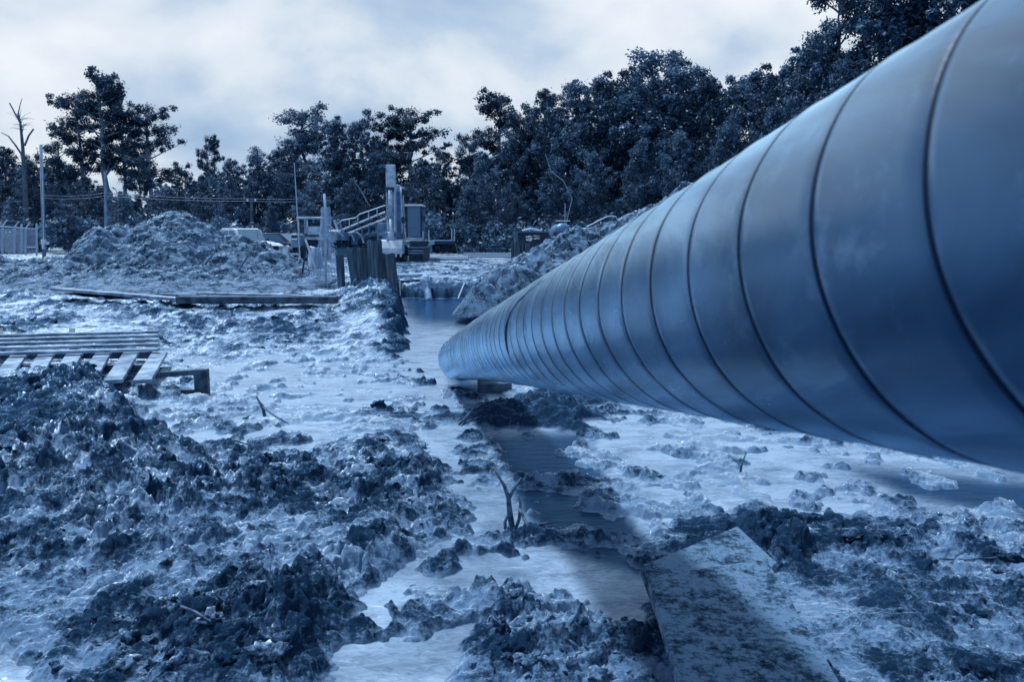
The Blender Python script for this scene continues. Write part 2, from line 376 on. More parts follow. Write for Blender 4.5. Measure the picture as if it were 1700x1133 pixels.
BUMPS = [ # u, v, half width u, v, height
 (855,690,110,20,.17), (940,692,60,26,.10), (40,760,150,75,.42), (170,720,70,45,.22), (250,690,120,22,.16), (60,660,110,22,.15),
 (400,850,210,90,.15), (480,1080,100,45,.22), (300,960,200,60,.10), (1290,905,120,32,.11), (1560,905,160,35,.08),
 (800,985,90,24,.13), (925,805,70,14,.20), (1010,835,40,12,.14), (1000,885,40,10,.12), (590,740,90,22,.04), (1090,742,50,9,.05), (950,1060,120,50,.10), (1500,1060,140,40,.07), (640,890,50,30,.04)]
def v_near(bv): return bv > 800
def ground_h(x, y):
    u, v = uv_of(x, y, -.5)
    u = u + 16*fbm(x*1.9, y*1.9, 3, 41)*np.clip(9/np.maximum(y, 1), .15, 1.6); v = v + 9*fbm(x*2.1+7, y*2.1, 3, 42)*np.clip(9/np.maximum(y, 1), .1, 1.6)
    h = .30*np.exp(-.5*((y-26.9)/1.1)**2)*smooth(-4.6, -3.2, x)*(1-smooth(.3, 2, x)) + np.interp(y, [0, 5, 8, 12.5, 14.2, 16, 17.6, 18.1, 30, 200, 600], [-.495, -.495, -.51, -.50, -.42, -.26, -.13, 0, 0, 0, 0])
    far = smooth(6.5, 12.5, y)
    rough = 1.05 - .70*smooth(7.2, 10.5, y) + .75*smooth(12.8, 15, y)
    rough = np.where(u > 1000, np.minimum(rough, .72), rough)
    rough = rough*(1-.6*smooth(30, 60, y))
    rough = rough*(.28+1.15*np.clip(.5+1.1*fbm(x*.55+3, y*.55+8, 2, 77), 0, 1))
    for (bu, bv, su, sv, a) in BUMPS:
        e = np.exp(-.5*(((u-bu)/su)**2+((v-bv)/sv)**2)); h = h + a*(.8 if bu < 260 and a > .1 else .45 if v_near(bv) else .7)*e; rough = rough + .55*e*(a > .08)
    cl, cid = clodfield(x, y)
    chm = np.zeros(x.shape)
    for poly, k in CHAN:
        xs = [p[0] for p in poly]; ys = [p[1] for p in poly]
        soft = 34 if max(ys) < 700 else 56
        sel = (u > min(xs)-60) & (u < max(xs)+60) & (v > min(ys)-60) & (v < max(ys)+60)
        if not sel.any(): continue
        sdv = poly_sd(u[sel], v[sel], poly); m = smooth(-soft, min(soft*.7, 18), sdv)*k
        chm[sel] = np.maximum(chm[sel], m)
    for (bu, bv, su, sv, a) in ((925,798,75,13,.95), (1010,838,42,9,.8), (1000,890,60,9,.7), (560,690,90,12,.6), (1100,800,70,14,.6), (1250,725,80,10,.7), (770,985,60,12,.5), (470,640,50,8,.5), (600,650,40,9,.5), (735,830,30,30,.4)):
        chm = chm*(1-a*np.exp(-.5*(((u-bu)/su)**2+((v-bv)/sv)**2)))
    isl = smooth(.12, .45, fbm(x*1.9+2, y*1.9, 4, 91))        # small islands standing in the slurry
    hh = h + cl*rough*1.15 + .035*fbm(x*.8, y*.8, 3, 12)*(1-smooth(20, 30, y)*.4)
    low = -.574 + .068*isl + cl*(.50+.45*isl) 
    hh = hh*(1-chm) + low*chm
    # the pit: steep cut faces on its left and far side
    pit = np.array([tuple(P(a, b, WL).xy) for a, b in [(664,497),(905,497),(905,540),(820,570),(790,640),(735,628),(700,605),(689,570),(682,540),(676,515)]])
    wob = .16*fbm(x*1.3, y*1.3, 3, 51)+.07*fbm(x*5, y*5, 3, 52)
    sdp = poly_sd(x+wob, y+wob*1.6, [tuple(p) for p in pit])
    pm = smooth(-.42, .03, sdp)
    rim = np.exp(-((sdp+.75)/.5)**2)*smooth(11.5, 15, y)*(.20+.10*smooth(17, 20, y))
    hh = hh + rim*(.6+cl*3)
    hh = hh*(1-pm) + (-.75)*pm
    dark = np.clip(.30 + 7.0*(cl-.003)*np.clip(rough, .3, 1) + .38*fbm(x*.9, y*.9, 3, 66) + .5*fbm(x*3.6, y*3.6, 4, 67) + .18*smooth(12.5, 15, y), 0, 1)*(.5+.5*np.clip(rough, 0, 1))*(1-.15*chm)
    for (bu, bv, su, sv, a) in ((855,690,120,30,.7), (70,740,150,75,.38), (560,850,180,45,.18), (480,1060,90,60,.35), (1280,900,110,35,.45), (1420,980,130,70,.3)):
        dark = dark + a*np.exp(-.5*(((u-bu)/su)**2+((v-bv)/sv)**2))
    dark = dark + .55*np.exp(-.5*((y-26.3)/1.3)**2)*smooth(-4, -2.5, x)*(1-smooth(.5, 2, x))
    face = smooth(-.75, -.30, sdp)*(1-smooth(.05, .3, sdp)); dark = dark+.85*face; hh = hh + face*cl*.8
    return hh, np.clip(dark, 0, 1), rough, chm
def build_ground():
    us = np.concatenate([np.linspace(-1500, -300, 60)[:-1], np.arange(-300, 2000, 2.6), np.linspace(2000, 3200, 60)[1:]])
    sv = np.concatenate([np.linspace(1900, 1000, 60)[:-1], np.arange(1000, 250, -1.45), np.arange(250, 62, -.55), np.linspace(62, 3.2, 90)[1:]])
    ys = 2.0*FPX/sv
    U, Y = np.meshgrid((us-850)/FPX, ys); X = U*Y
    h, dark, rough, chm = ground_h(X.ravel(), Y.ravel()); h = h.reshape(X.shape)
    # sideways push so clods overhang a little
    k = .024*np.clip(rough, 0, 1.2).reshape(X.shape)*(1-chm.reshape(X.shape))
    X2 = X + k*fbm(X*9, Y*9, 3, 201); Y2 = Y + k*fbm(X*9+5, Y*9+9, 3, 202)
    V = np.stack([X2, Y2, h], -1).reshape(-1, 3)
    # rows behind the camera
    nr, nc = X.shape
    back = []
    for yb, w in ((.6, 4.0), (-8, 20.0), (-60, 90.0)):
        back.append(np.stack([(us-850)/1500*w, np.full(nc, yb), np.full(nc, -.42)], -1))
    V = np.concatenate([np.concatenate(back[::-1]), V]); nr += 3
    dark = np.concatenate([np.full(3*nc, .4), dark])
    i = np.arange(nr-1)[:, None]*nc + np.arange(nc-1)[None, :]
    F = np.stack([i, i+1, i+nc+1, i+nc], -1).reshape(-1, 4)
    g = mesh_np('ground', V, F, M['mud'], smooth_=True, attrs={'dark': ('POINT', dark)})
    tag(g, kind='structure')
    sk = MB(); sk.add([(-900,-300,-.95),(900,-300,-.95),(900,900,-.95),(-900,900,-.95)], [(0,1,2,3)])
    tag(sk.build('subsoil', M['spoil']), kind='structure')
build_ground()
def build_water():
    us = np.arange(-400, 2300, 14.0); sv = np.arange(1100, 96, -6.0); ys = (CH-WL)*FPX/sv
    U, Y = np.meshgrid((us-850)/FPX, ys); X = U*Y
    u, v = uv_of(X, Y, WL); milk_shade = .98 - .42*(1-smooth(5.0, 8.5, Y))*np.clip(.75+1.0*fbm(X*1.3, Y*1.3, 4, 808), 0, 1)
    for poly, s in POOL_SHADE: milk_shade = np.minimum(milk_shade, 1-smooth(-s, s, poly_sd(u, v, poly)))  # painted pool shade cuts into the milkiness
    V = np.stack([X, Y, np.full(X.shape, WL)], -1).reshape(-1, 3); nr, nc = X.shape
    i = np.arange(nr-1)[:, None]*nc + np.arange(nc-1)[None, :]
    F = np.stack([i, i+1, i+nc+1, i+nc], -1).reshape(-1, 4)
    tag(mesh_np('water', V, F, M['water'], smooth_=True, attrs={'milk_shade': ('POINT', milk_shade)}), kind='structure')
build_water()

# ------------------------------------------------------------------ spoil mounds (far left, right of the pit)
def mound(name, bounds, hf, res, label, cat='dirt mound'):
    x0, x1, y0, y1 = bounds; xs = np.arange(x0, x1, res); ys = np.arange(y0, y1, res)
    X, Y = np.meshgrid(xs, ys); b = hf(X, Y)
    cl, _ = clodfield(X*1.0, Y*1.0, .8)
    edge = smooth(-.12, .35, b)
    c2, _ = clodfield(X*.55+9, Y*.55+3, 0)
    z = b + cl*(1.6*edge+.2) + c2*1.6*edge + edge*.10*fbm(X*1.1, Y*1.1, 4, 71) 
    k = .09*edge
    V = np.stack([X+k*fbm(X*4, Y*4, 3, 7), Y+k*fbm(X*4+3, Y*4, 3, 8), z], -1).reshape(-1, 3); nr, nc = X.shape
    i = np.arange(nr-1)[:, None]*nc + np.arange(nc-1)[None, :]
    F = np.stack([i, i+1, i+nc+1, i+nc], -1).reshape(-1, 4)
    zz_ = z.ravel(); keep = (zz_[F].max(1) > -.3)
    o = mesh_np(name, V, F[keep], M['spoil'], smooth_=True); tag(o, label, cat); return o
def cone(X, Y, cx, cy, rx, ry, h, p=1.25):
    d = np.sqrt(((X-cx)/rx)**2+((Y-cy)/ry)**2); return h*(1-d**p)
mound('dirt_mound', (-20, -5.5, 21.5, 32), lambda X, Y: np.maximum.reduce([
    cone(X, Y, -11.35, 27.2, 3.3, 4.0, 2.25), cone(X, Y, -13.1, 26.6, 1.5, 3.0, 1.75, 2.2), cone(X, Y, -9.4, 27.0, 3.2, 3.6, 1.35), cone(X, Y, -11.5, 25.5, 7.2, 3.8, .75, 1.1),
    cone(X, Y, -8.6, 26.0, 3.4, 3.2, .55, 1.2)])-.06, .045, 'big heap of dug clay left of the white pickup', 'dirt mound')
mound('dirt_mound', (-30, -14.5, 21, 33), lambda X, Y: np.maximum.reduce([
    cone(X, Y, -19.8, 27, 3.6, 4, 1.25), cone(X, Y, -16.4, 28.5, 3.2, 3, .62)])-.06, .06, 'low heap of dug clay in front of the chain-link fence', 'dirt mound')
def rb(X, Y):
    b = -9.0*np.ones(X.shape)
    for cx, cy, r, h in ((-.55,18.3,1.0,.35),(-.05,19.2,1.5,.72),(.75,20.3,2.0,1.02),(1.75,21.4,2.3,1.5),(2.8,22.2,2.4,1.72),(3.9,22.8,2.8,2.15),(5.2,23,3.2,2.75),(7,23,4,3.2)):
        b = np.maximum(b, cone(X, Y, cx, cy, r, r*.9, h+.6, 1.7)-.6)
    return b
mound('spoil_bank', (-2.2, 11.5, 16.5, 27), rb, .042, 'long bank of heaped clay rising behind the pipe, right of the pit', 'spoil bank')

# ------------------------------------------------------------------ loose clods
def clods():
    bv, bf = [], []
    import bmesh
    bm = bmesh.new(); bmesh.ops.create_icosphere(bm, subdivisions=3, radius=1); bm.verts.ensure_lookup_table()
    base = np.array([v.co[:] for v in bm.verts]); tri = np.array([[v.index for v in f.verts] for f in bm.faces]); bm.free()
    Vs, Fs, Ds = [], [], []; n0 = 0; N = 700
    us = RNG.uniform(-100, 1800, N*3); vs = 640+ (RNG.random(N*3)**.8)*620
    pts = np.array([P(a, b, -.45)[:2] for a, b in zip(us, vs)])
    extra = np.array([P(a, b, 0)[:2] for a, b in zip(RNG.uniform(0, 680, 900), RNG.uniform(505, 640, 900))])
    pts = np.concatenate([pts, extra])
    h, dark, rough, chm = ground_h(pts[:, 0], pts[:, 1])
    pr = (rough*(1-chm)*np.clip(.25+1.5*fbm(pts[:,0]*.8, pts[:,1]*.8, 2, 333)+.5*dark, .02, 1)); k = RNG.random(len(pts)) < pr*.8+.01
    pts, h, y = pts[k], h[k], pts[k][:, 1]
    for (x, yy), hz in zip(pts, h):
        if hz < WL+.005: continue
        r = (.007+.030*random.random()**4)*(1+.05*yy)
        if yy > 9: r *= 1.1
        o1 = RNG.uniform(0, 50, 2)
        nz = fbm(base[:,0]*1.7+base[:,2]*1.1+o1[0], base[:,1]*1.7-base[:,2]*.9+o1[1], 4, 500, .65)
        v = base*(1+.75*nz)[:, None] + .22*np.sin(base[:, [1,2,0]]*RNG.uniform(2,5)+RNG.uniform(0,6,3))
        sc = r*np.array([RNG.uniform(.8,1.7), RNG.uniform(.8,1.5), RNG.uniform(.45,.95)])
        a = RNG.uniform(0, 6.28); v = v*sc; c, s = math.cos(a), math.sin(a)
        v = np.stack([v[:,0]*c-v[:,1]*s, v[:,0]*s+v[:,1]*c, v[:,2]], -1) + np.array([x, yy, hz-r*.05])
        Vs.append(v); Fs.append(tri+n0); n0 += len(base); Ds.append(np.full(len(base), RNG.uniform(.35, 1)))
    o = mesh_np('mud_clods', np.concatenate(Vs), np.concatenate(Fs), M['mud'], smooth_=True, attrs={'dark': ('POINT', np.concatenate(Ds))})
    tag(o, 'loose wet clods scattered over the churned mud', 'mud clods', kind='stuff')
clods()

# ------------------------------------------------------------------ the wrapped pipe
PR = .30
pd = ray(669, 605).normalized()
xc = Vector((1,0,0)); uc = Vector((0, sp, cp))
po = (xc*math.cos(R(11.1))+uc*math.sin(R(11.1))); po = (po - pd*po.dot(pd)).normalized()
P0 = Vector((0,0,CH)) + po*(PR/math.sin(R(21.15)))
def pipe_axis(s): 
    p = P0 + pd*s
    if s > 5.5: t = (s-5.5)/5.2; p = p + Vector((-.045*t*t, 0, -.085*t*t))
    return p
pe1 = pd.cross(Vector((0,0,1))).normalized(); pe2 = pe1.cross(pd).normalized()   # pe1 right, pe2 up
def pipe():
    root = empty('wrapped_pipe', pipe_axis(10.7)-Vector((0,0,PR)), 0, 'large spiral-wrapped steel pipe running down from the right edge into the pit', 'pipe')
    off = -np.array(root.location); pitch = .222; s0, s1 = -3.2, 10.72; hand = -1; SOFF = -.055
    NT = 128; th = np.linspace(0, 2*np.pi, NT+1)
    prof = [(0, .0), (.012, -.0022), (.03, -.0026), (.045, -.0012), (.07, .0008), (.2, .0012), (.4, .0004), (.6, .0009), (.8, .0004), (.93, .0016), (.985, .0022)]
    rows = []
    for k in range(int(s0/pitch)-3, int(s1/pitch)+4):
        for ph, dr in prof: rows.append(((k+ph)*pitch+SOFF, dr))
    def surf(sv, tv, r):
        ax = np.array([pipe_axis(float(q))[:] for q in sv]); e1 = np.array(pe1); e2 = np.array(pe2)
        return ax + (np.cos(tv)[:, None]*e1 + np.sin(tv)[:, None]*e2)*np.asarray(r)[:, None] + off
    Vs = []
    for s, dr in rows:
        sv = np.clip(s + hand*pitch*th/(2*np.pi), s0, s1); lump = .0012*np.sin(th*3+sv*2.1)+.0008*np.sin(th*7+sv*5)
        Vs.append(surf(sv, th, PR+dr+lump))
    V = np.concatenate(Vs); n = NT+1; i = np.arange(len(rows)-1)[:, None]*n+np.arange(NT)[None, :]
    F = np.stack([i, i+1, i+n+1, i+n], -1).reshape(-1, 4)
    mesh_np('pipe_wall', V, F, M['pipe'], root, True)
    # dark overlap line of the tape
    Vs = []; ts = np.arange(-math.floor(s1/pitch+2)*NT, math.floor(-s0/pitch+2)*NT)*(2*np.pi/NT)
    for ph, dr in ((-.006, .0005), (.006, .0030), (.027, .0026), (.034, -.0025)):
        sv = np.clip(hand*pitch*ts/(2*np.pi)+(ph*(1+.35*np.sin(ts*.37)*np.sin(ts*1.3)) if ph > .02 else ph)*pitch+SOFF, s0, s1); Vs.append(surf(sv, ts, PR+dr+.0012*np.sin(ts*3+sv*2.1)+.0008*np.sin(ts*7+sv*5)))
    V = np.concatenate(Vs); n = len(ts); i = np.arange(3)[:, None]*n+np.arange(n-1)[None, :]
    F = np.stack([i, i+1, i+n+1, i+n], -1).reshape(-1, 4)
    mesh_np('tape_seam', V, F, M['seam'], root, True)
    # inner wall and rim
    V = []; ss = [s0, s1]
    rings = [(s1, PR), (s1+.004, PR-.002), (s1+.004, PR-.014)]+[(q_, PR-.014) for q_ in np.linspace(s1-.3, s0, 30)]+[(s0, PR)]
    for s, r in rings:
        V.append(surf(np.full(NT+1, s), th, np.full(NT+1, r)))
    V = np.concatenate(V); n = NT+1; i = np.arange(len(rings)-1)[:, None]*n+np.arange(NT)[None, :]
    F = np.stack([i, i+1, i+n+1, i+n], -1).reshape(-1, 4)
    mesh_np('bare_rim', V, F, M['steel'], root, True)
    fold = [(4.05,208),(4.02,196),(4.0,184),(3.97,172),(3.9,160),(3.75,150),(3.5,143),(3.2,139)]
    MB().tube([pipe_axis(q_)+(pe1*math.cos(R(a_))+pe2*math.sin(R(a_)))*(PR+.001)+Vector(off) for q_, a_ in fold], [.002,.006,.008,.009,.009,.008,.006,.002], 8).build('tape_wrinkle', M['pipe'], root, True)
    for sv, a in ((9.9, 128), (9.75, 118)):
        c = pipe_axis(sv)+(pe1*math.cos(R(a+22))+pe2*math.sin(R(a+22)))*(PR+.001) ; nrm = (pe1*math.cos(R(a+22))+pe2*math.sin(R(a+22)))
        t2 = pd.cross(nrm); mb = MB(); lc = c+Vector(off)
        ring = [lc + pd*(.06*math.cos(q))+t2*(.012*math.sin(q))+nrm*.001 for q in np.linspace(0, 6.28, 11)[:-1]]
        mb.add([lc+nrm*.003]+ring, [(0, 1+k, 1+(k+1) % 10) for k in range(10)]); mb.build('paint_dab', M['white_mark'], root)
def pipe_mat():
    m = bpy.data.materials.new('blue_tape_wrap'); m.use_nodes = True; nt = m.node_tree; N = nt.nodes; L = nt.links; b = N['Principled BSDF']
    t = N.new('ShaderNodeTexCoord'); mp = N.new('ShaderNodeMapping'); L.new(t.outputs['Object'], mp.inputs[0])
    rot = Matrix((pd, pe1, pe2)).to_euler()   # rows: into the pipe's own frame
    mp.inputs['Rotation'].default_value = rot; mp.inputs['Scale'].default_value = (12, 1.3, 1.3)
    n = N.new('ShaderNodeTexNoise'); n.inputs['Scale'].default_value = 1.6; n.inputs['Detail'].default_value = 6; L.new(mp.outputs[0], n.inputs['Vector'])
    r = N.new('ShaderNodeValToRGB'); e = r.color_ramp.elements
    e[0].position = .35; e[0].color = (.008,.036,.088,1); e[1].position = .65; e[1].color = (.024,.086,.19,1)
    L.new(n.outputs[0], r.inputs[0])
    ns = N.new('ShaderNodeTexNoise'); ns.inputs['Scale'].default_value = 7; ns.inputs['Detail'].default_value = 9; ns.inputs['Roughness'].default_value = .72; L.new(t.outputs['Object'], ns.inputs['Vector'])
    sr = N.new('ShaderNodeValToRGB'); sr.color_ramp.elements[0].position = .55; sr.color_ramp.elements[1].position = .70; sr.color_ramp.elements[1].color = (.55,.55,.55,1); L.new(ns.outputs[0], sr.inputs[0])
    sm = N.new('ShaderNodeMix'); sm.data_type = 'RGBA'; L.new(sr.outputs[0], sm.inputs[0]); L.new(r.outputs[0], sm.inputs[6]); sm.inputs[7].default_value = (.10,.20,.34,1)
    L.new(sm.outputs[2], b.inputs['Base Color'])
    n3 = N.new('ShaderNodeTexNoise'); n3.inputs['Scale'].default_value = 3; n3.inputs['Detail'].default_value = 5; L.new(t.outputs['Object'], n3.inputs['Vector'])
    mr = N.new('ShaderNodeMapRange'); mr.inputs[3].default_value = .30; mr.inputs[4].default_value = .42; L.new(n3.outputs[0], mr.inputs[0]); L.new(mr.outputs[0], b.inputs['Roughness'])
    b.inputs['IOR'].default_value = 1.38
    gl = N.new('ShaderNodeBsdfGlossy'); gl.inputs['Color'].default_value = (.52,.78,1,1); ms = N.new('ShaderNodeMixShader')
    mf = N.new('ShaderNodeMapRange'); mf.inputs[1].default_value = .3; mf.inputs[2].default_value = .7; mf.inputs[3].default_value = .8; mf.inputs[4].default_value = 1.7; L.new(n.outputs[0], mf.inputs[0])
    lw = N.new('ShaderNodeLayerWeight'); lw.inputs[0].default_value = .5; fr = N.new('ShaderNodeMath'); fr.operation = 'POWER'; L.new(lw.outputs['Facing'], fr.inputs[0]); fr.inputs[1].default_value = 3.9; fm = N.new('ShaderNodeMath'); fm.operation = 'MULTIPLY'; fm.use_clamp = True
    L.new(fr.outputs[0], fm.inputs[0]); L.new(mf.outputs[0], fm.inputs[1]); L.new(fm.outputs[0], ms.inputs[0])
    ra = N.new('ShaderNodeMath'); ra.operation = 'SUBTRACT'; L.new(mr.outputs[0], ra.inputs[0]); ra.inputs[1].default_value = .10; L.new(ra.outputs[0], gl.inputs['Roughness'])
    L.new(b.outputs[0], ms.inputs[1]); L.new(gl.outputs[0], ms.inputs[2]); L.new(ms.outputs[0], N['Material Output'].inputs[0])
    bp = N.new('ShaderNodeBump'); bp.inputs['Strength'].default_value = .45; bp.inputs['Distance'].default_value = .010
    L.new(n.outputs[0], bp.inputs['Height']); L.new(bp.outputs[0], b.inputs['Normal']); L.new(bp.outputs[0], gl.inputs['Normal'])
    return m
M['pipe'] = pipe_mat(); M['seam'] = mat('tape_overlap', (.004,.012,.035), .6, spec=.1)
pipe()

# ------------------------------------------------------------------ timbers: board, pallets, frame, beams
def slab(name, tops, thick, m, label=None, cat=None, parent=None, sub=True):
    """thick board whose top face is the given loop of world points, roughened edges"""
    import bmesh
    n = len(tops); mb = MB(); mb.add([tuple(t) for t in tops]+[(t[0], t[1], t[2]-thick) for t in tops],
           [tuple(range(n)), tuple(range(2*n-1, n-1, -1))]+[(i, i+n, (i+1) % n+n, (i+1) % n) for i in range(n)])
    o = mb.build(name, m, parent, bevel=.006); 
    if label: tag(o, label, cat)
    return o
def at(u, v, z): return P(u, v, z)
slab('wide_board', [at(1076,958,-.19), at(1272,928,-.22), at(1452,1230,-.19), at(1160,1250,-.16)], .06, M['boardmud'],
     'wide mud-smeared board lying at the bottom right, nearest the camera', 'board')
slab('board_offcut', [at(1064,940,-.275), at(1150,905,-.28), at(1224,874,-.29), at(1290,935,-.30), at(1200,1010,-.29), at(1090,1010,-.275)], .06, M['boardmud'],
     'broken board end poking out beneath the wide muddy board', 'board')

def pallets():
    z = -.30
    rt = empty('timber_mat', at(60,570,z), 0, 'long-slatted timber mat lying on the mud at far left, farther of two', 'timber mat')
    o = Vector(rt.location)
    for k, v in enumerate((551, 557.5, 564.5, 572, 580.5)):
        a = at(-260, v+14, z+.10); b = at(264, v, z+.10); d = (b-a); L = d.length
        ang = math.degrees(math.atan2(d.y, d.x))
        MB().box((a+b)/2-o, (L, .125 + .012*k*0, .045), rotm(0,0,ang)).build('slat', M['wood'], rt, bevel=.006)
    for u in (-120, 0, 120, 250):
        a = at(u, 549, z+.04); b = at(u+2, 584, z+.04); d = b-a
        MB().box((a+b)/2-o, (.10, d.length, .09), rotm(0,0,math.degrees(math.atan2(d.y, d.x))-90)).build('bearer', M['wood_dark'], rt)
    r2 = empty('pallet', at(150,600,-.32), 0, 'broken pallet of short crosswise boards in front of the timber mat', 'pallet'); o = Vector(r2.location)
    for (ua, ub) in ((-60,-110),(-18,-60),(28,-10),(72,42),(118,88),(165,136),(211,180),(258,228)):
        a = at(ua+8, 586, -.27); b = at(ub+8, 634, -.30); d = b-a
        MB().box((a+b)/2-o, (.21, d.length, .05), rotm(math.degrees(math.atan2(d.z, Vector(d.xy).length))*-1, 0, math.degrees(math.atan2(d.y, d.x))+90)).build('board', M['wood'], r2, bevel=.006)
    for v in (590, 612):
        a = at(-110, v, -.37); b = at(256, v, -.37); d = b-a
        MB().box((a+b)/2-o, (d.length, .09, .10), rotm(0,0,math.degrees(math.atan2(d.y, d.x)))).build('bearer', M['wood_dark'], r2)
    # small frame standing in the slurry
    y = at(320, 655, -.52).y; a = Q(268, 622, y); b = Q(345, 617, y); c = Q(344, 662, y)
    r3 = empty('box_frame', (b.x, y, -.55), 0, 'small dark box frame standing in pale slurry beside the pallet', 'frame'); o = Vector(r3.location)
    MB().box((a+b)/2-o, ((b-a).length, .09, .065), rotm(0, -math.degrees(math.atan2(b.z-a.z, b.x-a.x)), 0)).build('top_rail', M['wood_dark'], r3, bevel=.005)
    MB().box(Vector(((b.x+c.x)/2-.07, y+.004, (b.z+c.z)/2-.02))-o, (.17, .085, b.z-c.z+.10)).build('post', M['wood_dark'], r3, bevel=.005)
    MB().box((a+b)/2-o+Vector((-.05,.0,-.24)), ((b-a).length*.9, .07, .05)).build('lower_rail', M['wood_dark'], r3, bevel=.004)
pallets()
def beam(u0, v0, z0, u1, v1, z1, w, h, name, label, m='wood', cat='beam'):
    a = at(u0, v0, z0); b = at(u1, v1, z1); d = b-a; c = (a+b)/2
    q = d.to_track_quat('X', 'Z').to_matrix()
    o = MB().box((0,0,0), (d.length, w, h)).build(name, M[m], None, bevel=.008); o.location = c; o.rotation_euler = q.to_euler()
    tag(o, label, cat)
beam(92,480,.14, 300,497,.03, .28, .07, 'plank', 'long pale plank lying tilted in front of the big clay heap', 'wood', 'plank')
beam(296,498,.02, 560,498,.02, .30, .16, 'timber_beam', 'long dark squared timber along the terrace edge left of the pit', 'wood_dark', 'beam')
beam(330,487,.08, 520,492,.06, .2, .05, 'plank', 'thin plank lying behind the long squared timber', 'wood', 'plank')
beam(655,457,.02, 700,457.5,.02, .9, .08, 'deck_plank', 'flat pale plank bridging the far side of the pit by the sheet piles', 'wood', 'plank')
def block():
    a = at(792, 648, -.5); o = MB().box((0,0,0), (.42,.30,.17), rotm(0,0,8)).build('timber_block', M['wood_dark'], None, bevel=.01)
    o.location = (a.x+.22, a.y+.15, -.50); tag(o, 'short dark timber block under the low end of the pipe', 'block')
block()

# ------------------------------------------------------------------ sheet piles
def zprofile(w, d, t=.03):
    f = [(-w/2, d/2), (-w*.28, d/2), (-w*.16, -d/2), (w*.16, -d/2), (w*.28, d/2), (w/2, d/2)]
    return f + [(x*(.98), y+t) for x, y in reversed(f)]
def sheet_pile(u0, u1, vt, ub0, ub1, vb, y, label, grp, m='pile'):
    a = Q((u0+u1)/2, vt, y); b = Q((ub0+ub1)/2, vb, y); w = (Q(u1, vt, y)-Q(u0, vt, y)).length
    pr = zprofile(w, w*.45); d = a-b; n = len(pr)
    mb = MB(); base = Vector((b.x, y, b.z-.5)); top = a; low = b - d.normalized()*.5
    vs = [Vector((low.x+p[0], y+p[1], low.z))-b for p in pr]+[Vector((top.x+p[0], y+p[1]+.0, top.z+.02*math.sin(i*2)))-b for i, p in enumerate(pr)]
    mb.add(vs, [tuple(range(n)), tuple(range(2*n-1, n-1, -1))]+[(i, i+n, (i+1) % n+n, (i+1) % n) for i in range(n)])
    o = mb.build('sheet_pile', M[m], None); o.location = b; tag(o, label, 'sheet pile', grp)
GL = 'leaning steel sheet piles left of the pit'
sheet_pile(557,570,424, 562,570,474, 22.6, 'narrow dark sheet pile beside the draped net, leftmost of the leaning piles', GL)
sheet_pile(573,592,411, 583,602,481, 22.0, 'rounded-top sheet pile leaning left, second pile from the draped net', GL)
sheet_pile(591,611,412, 597,617,481, 22.5, 'sheet pile with a bright left edge in the middle of the leaning piles', GL)
sheet_pile(608,633,399, 612,637,481, 22.1, 'tallest leaning sheet pile, in front of the machine with the raised boom', GL)
sheet_pile(632,655,421, 638,662,481, 22.3, 'short flat-topped sheet pile below the digging bucket, nearest the pit', GL)
GR = 'upright steel sheet piles behind the spoil bank'
sheet_pile(849,869,401, 848,867,462, 28, 'light-faced sheet pile at the left end of the upright row', GR)
sheet_pile(868,885,404, 867,884,452, 28.2, 'dark sheet pile in the middle of the upright row under the dark tank', GR)
sheet_pile(888,902,405, 888,901,440, 28.1, 'short sheet pile half hidden by the spoil bank at the row right end', GR)
sheet_pile(852,860,386, 852,860,410, 28.6, 'thin steel post rising above the left end of the upright piles', GR, 'steel')

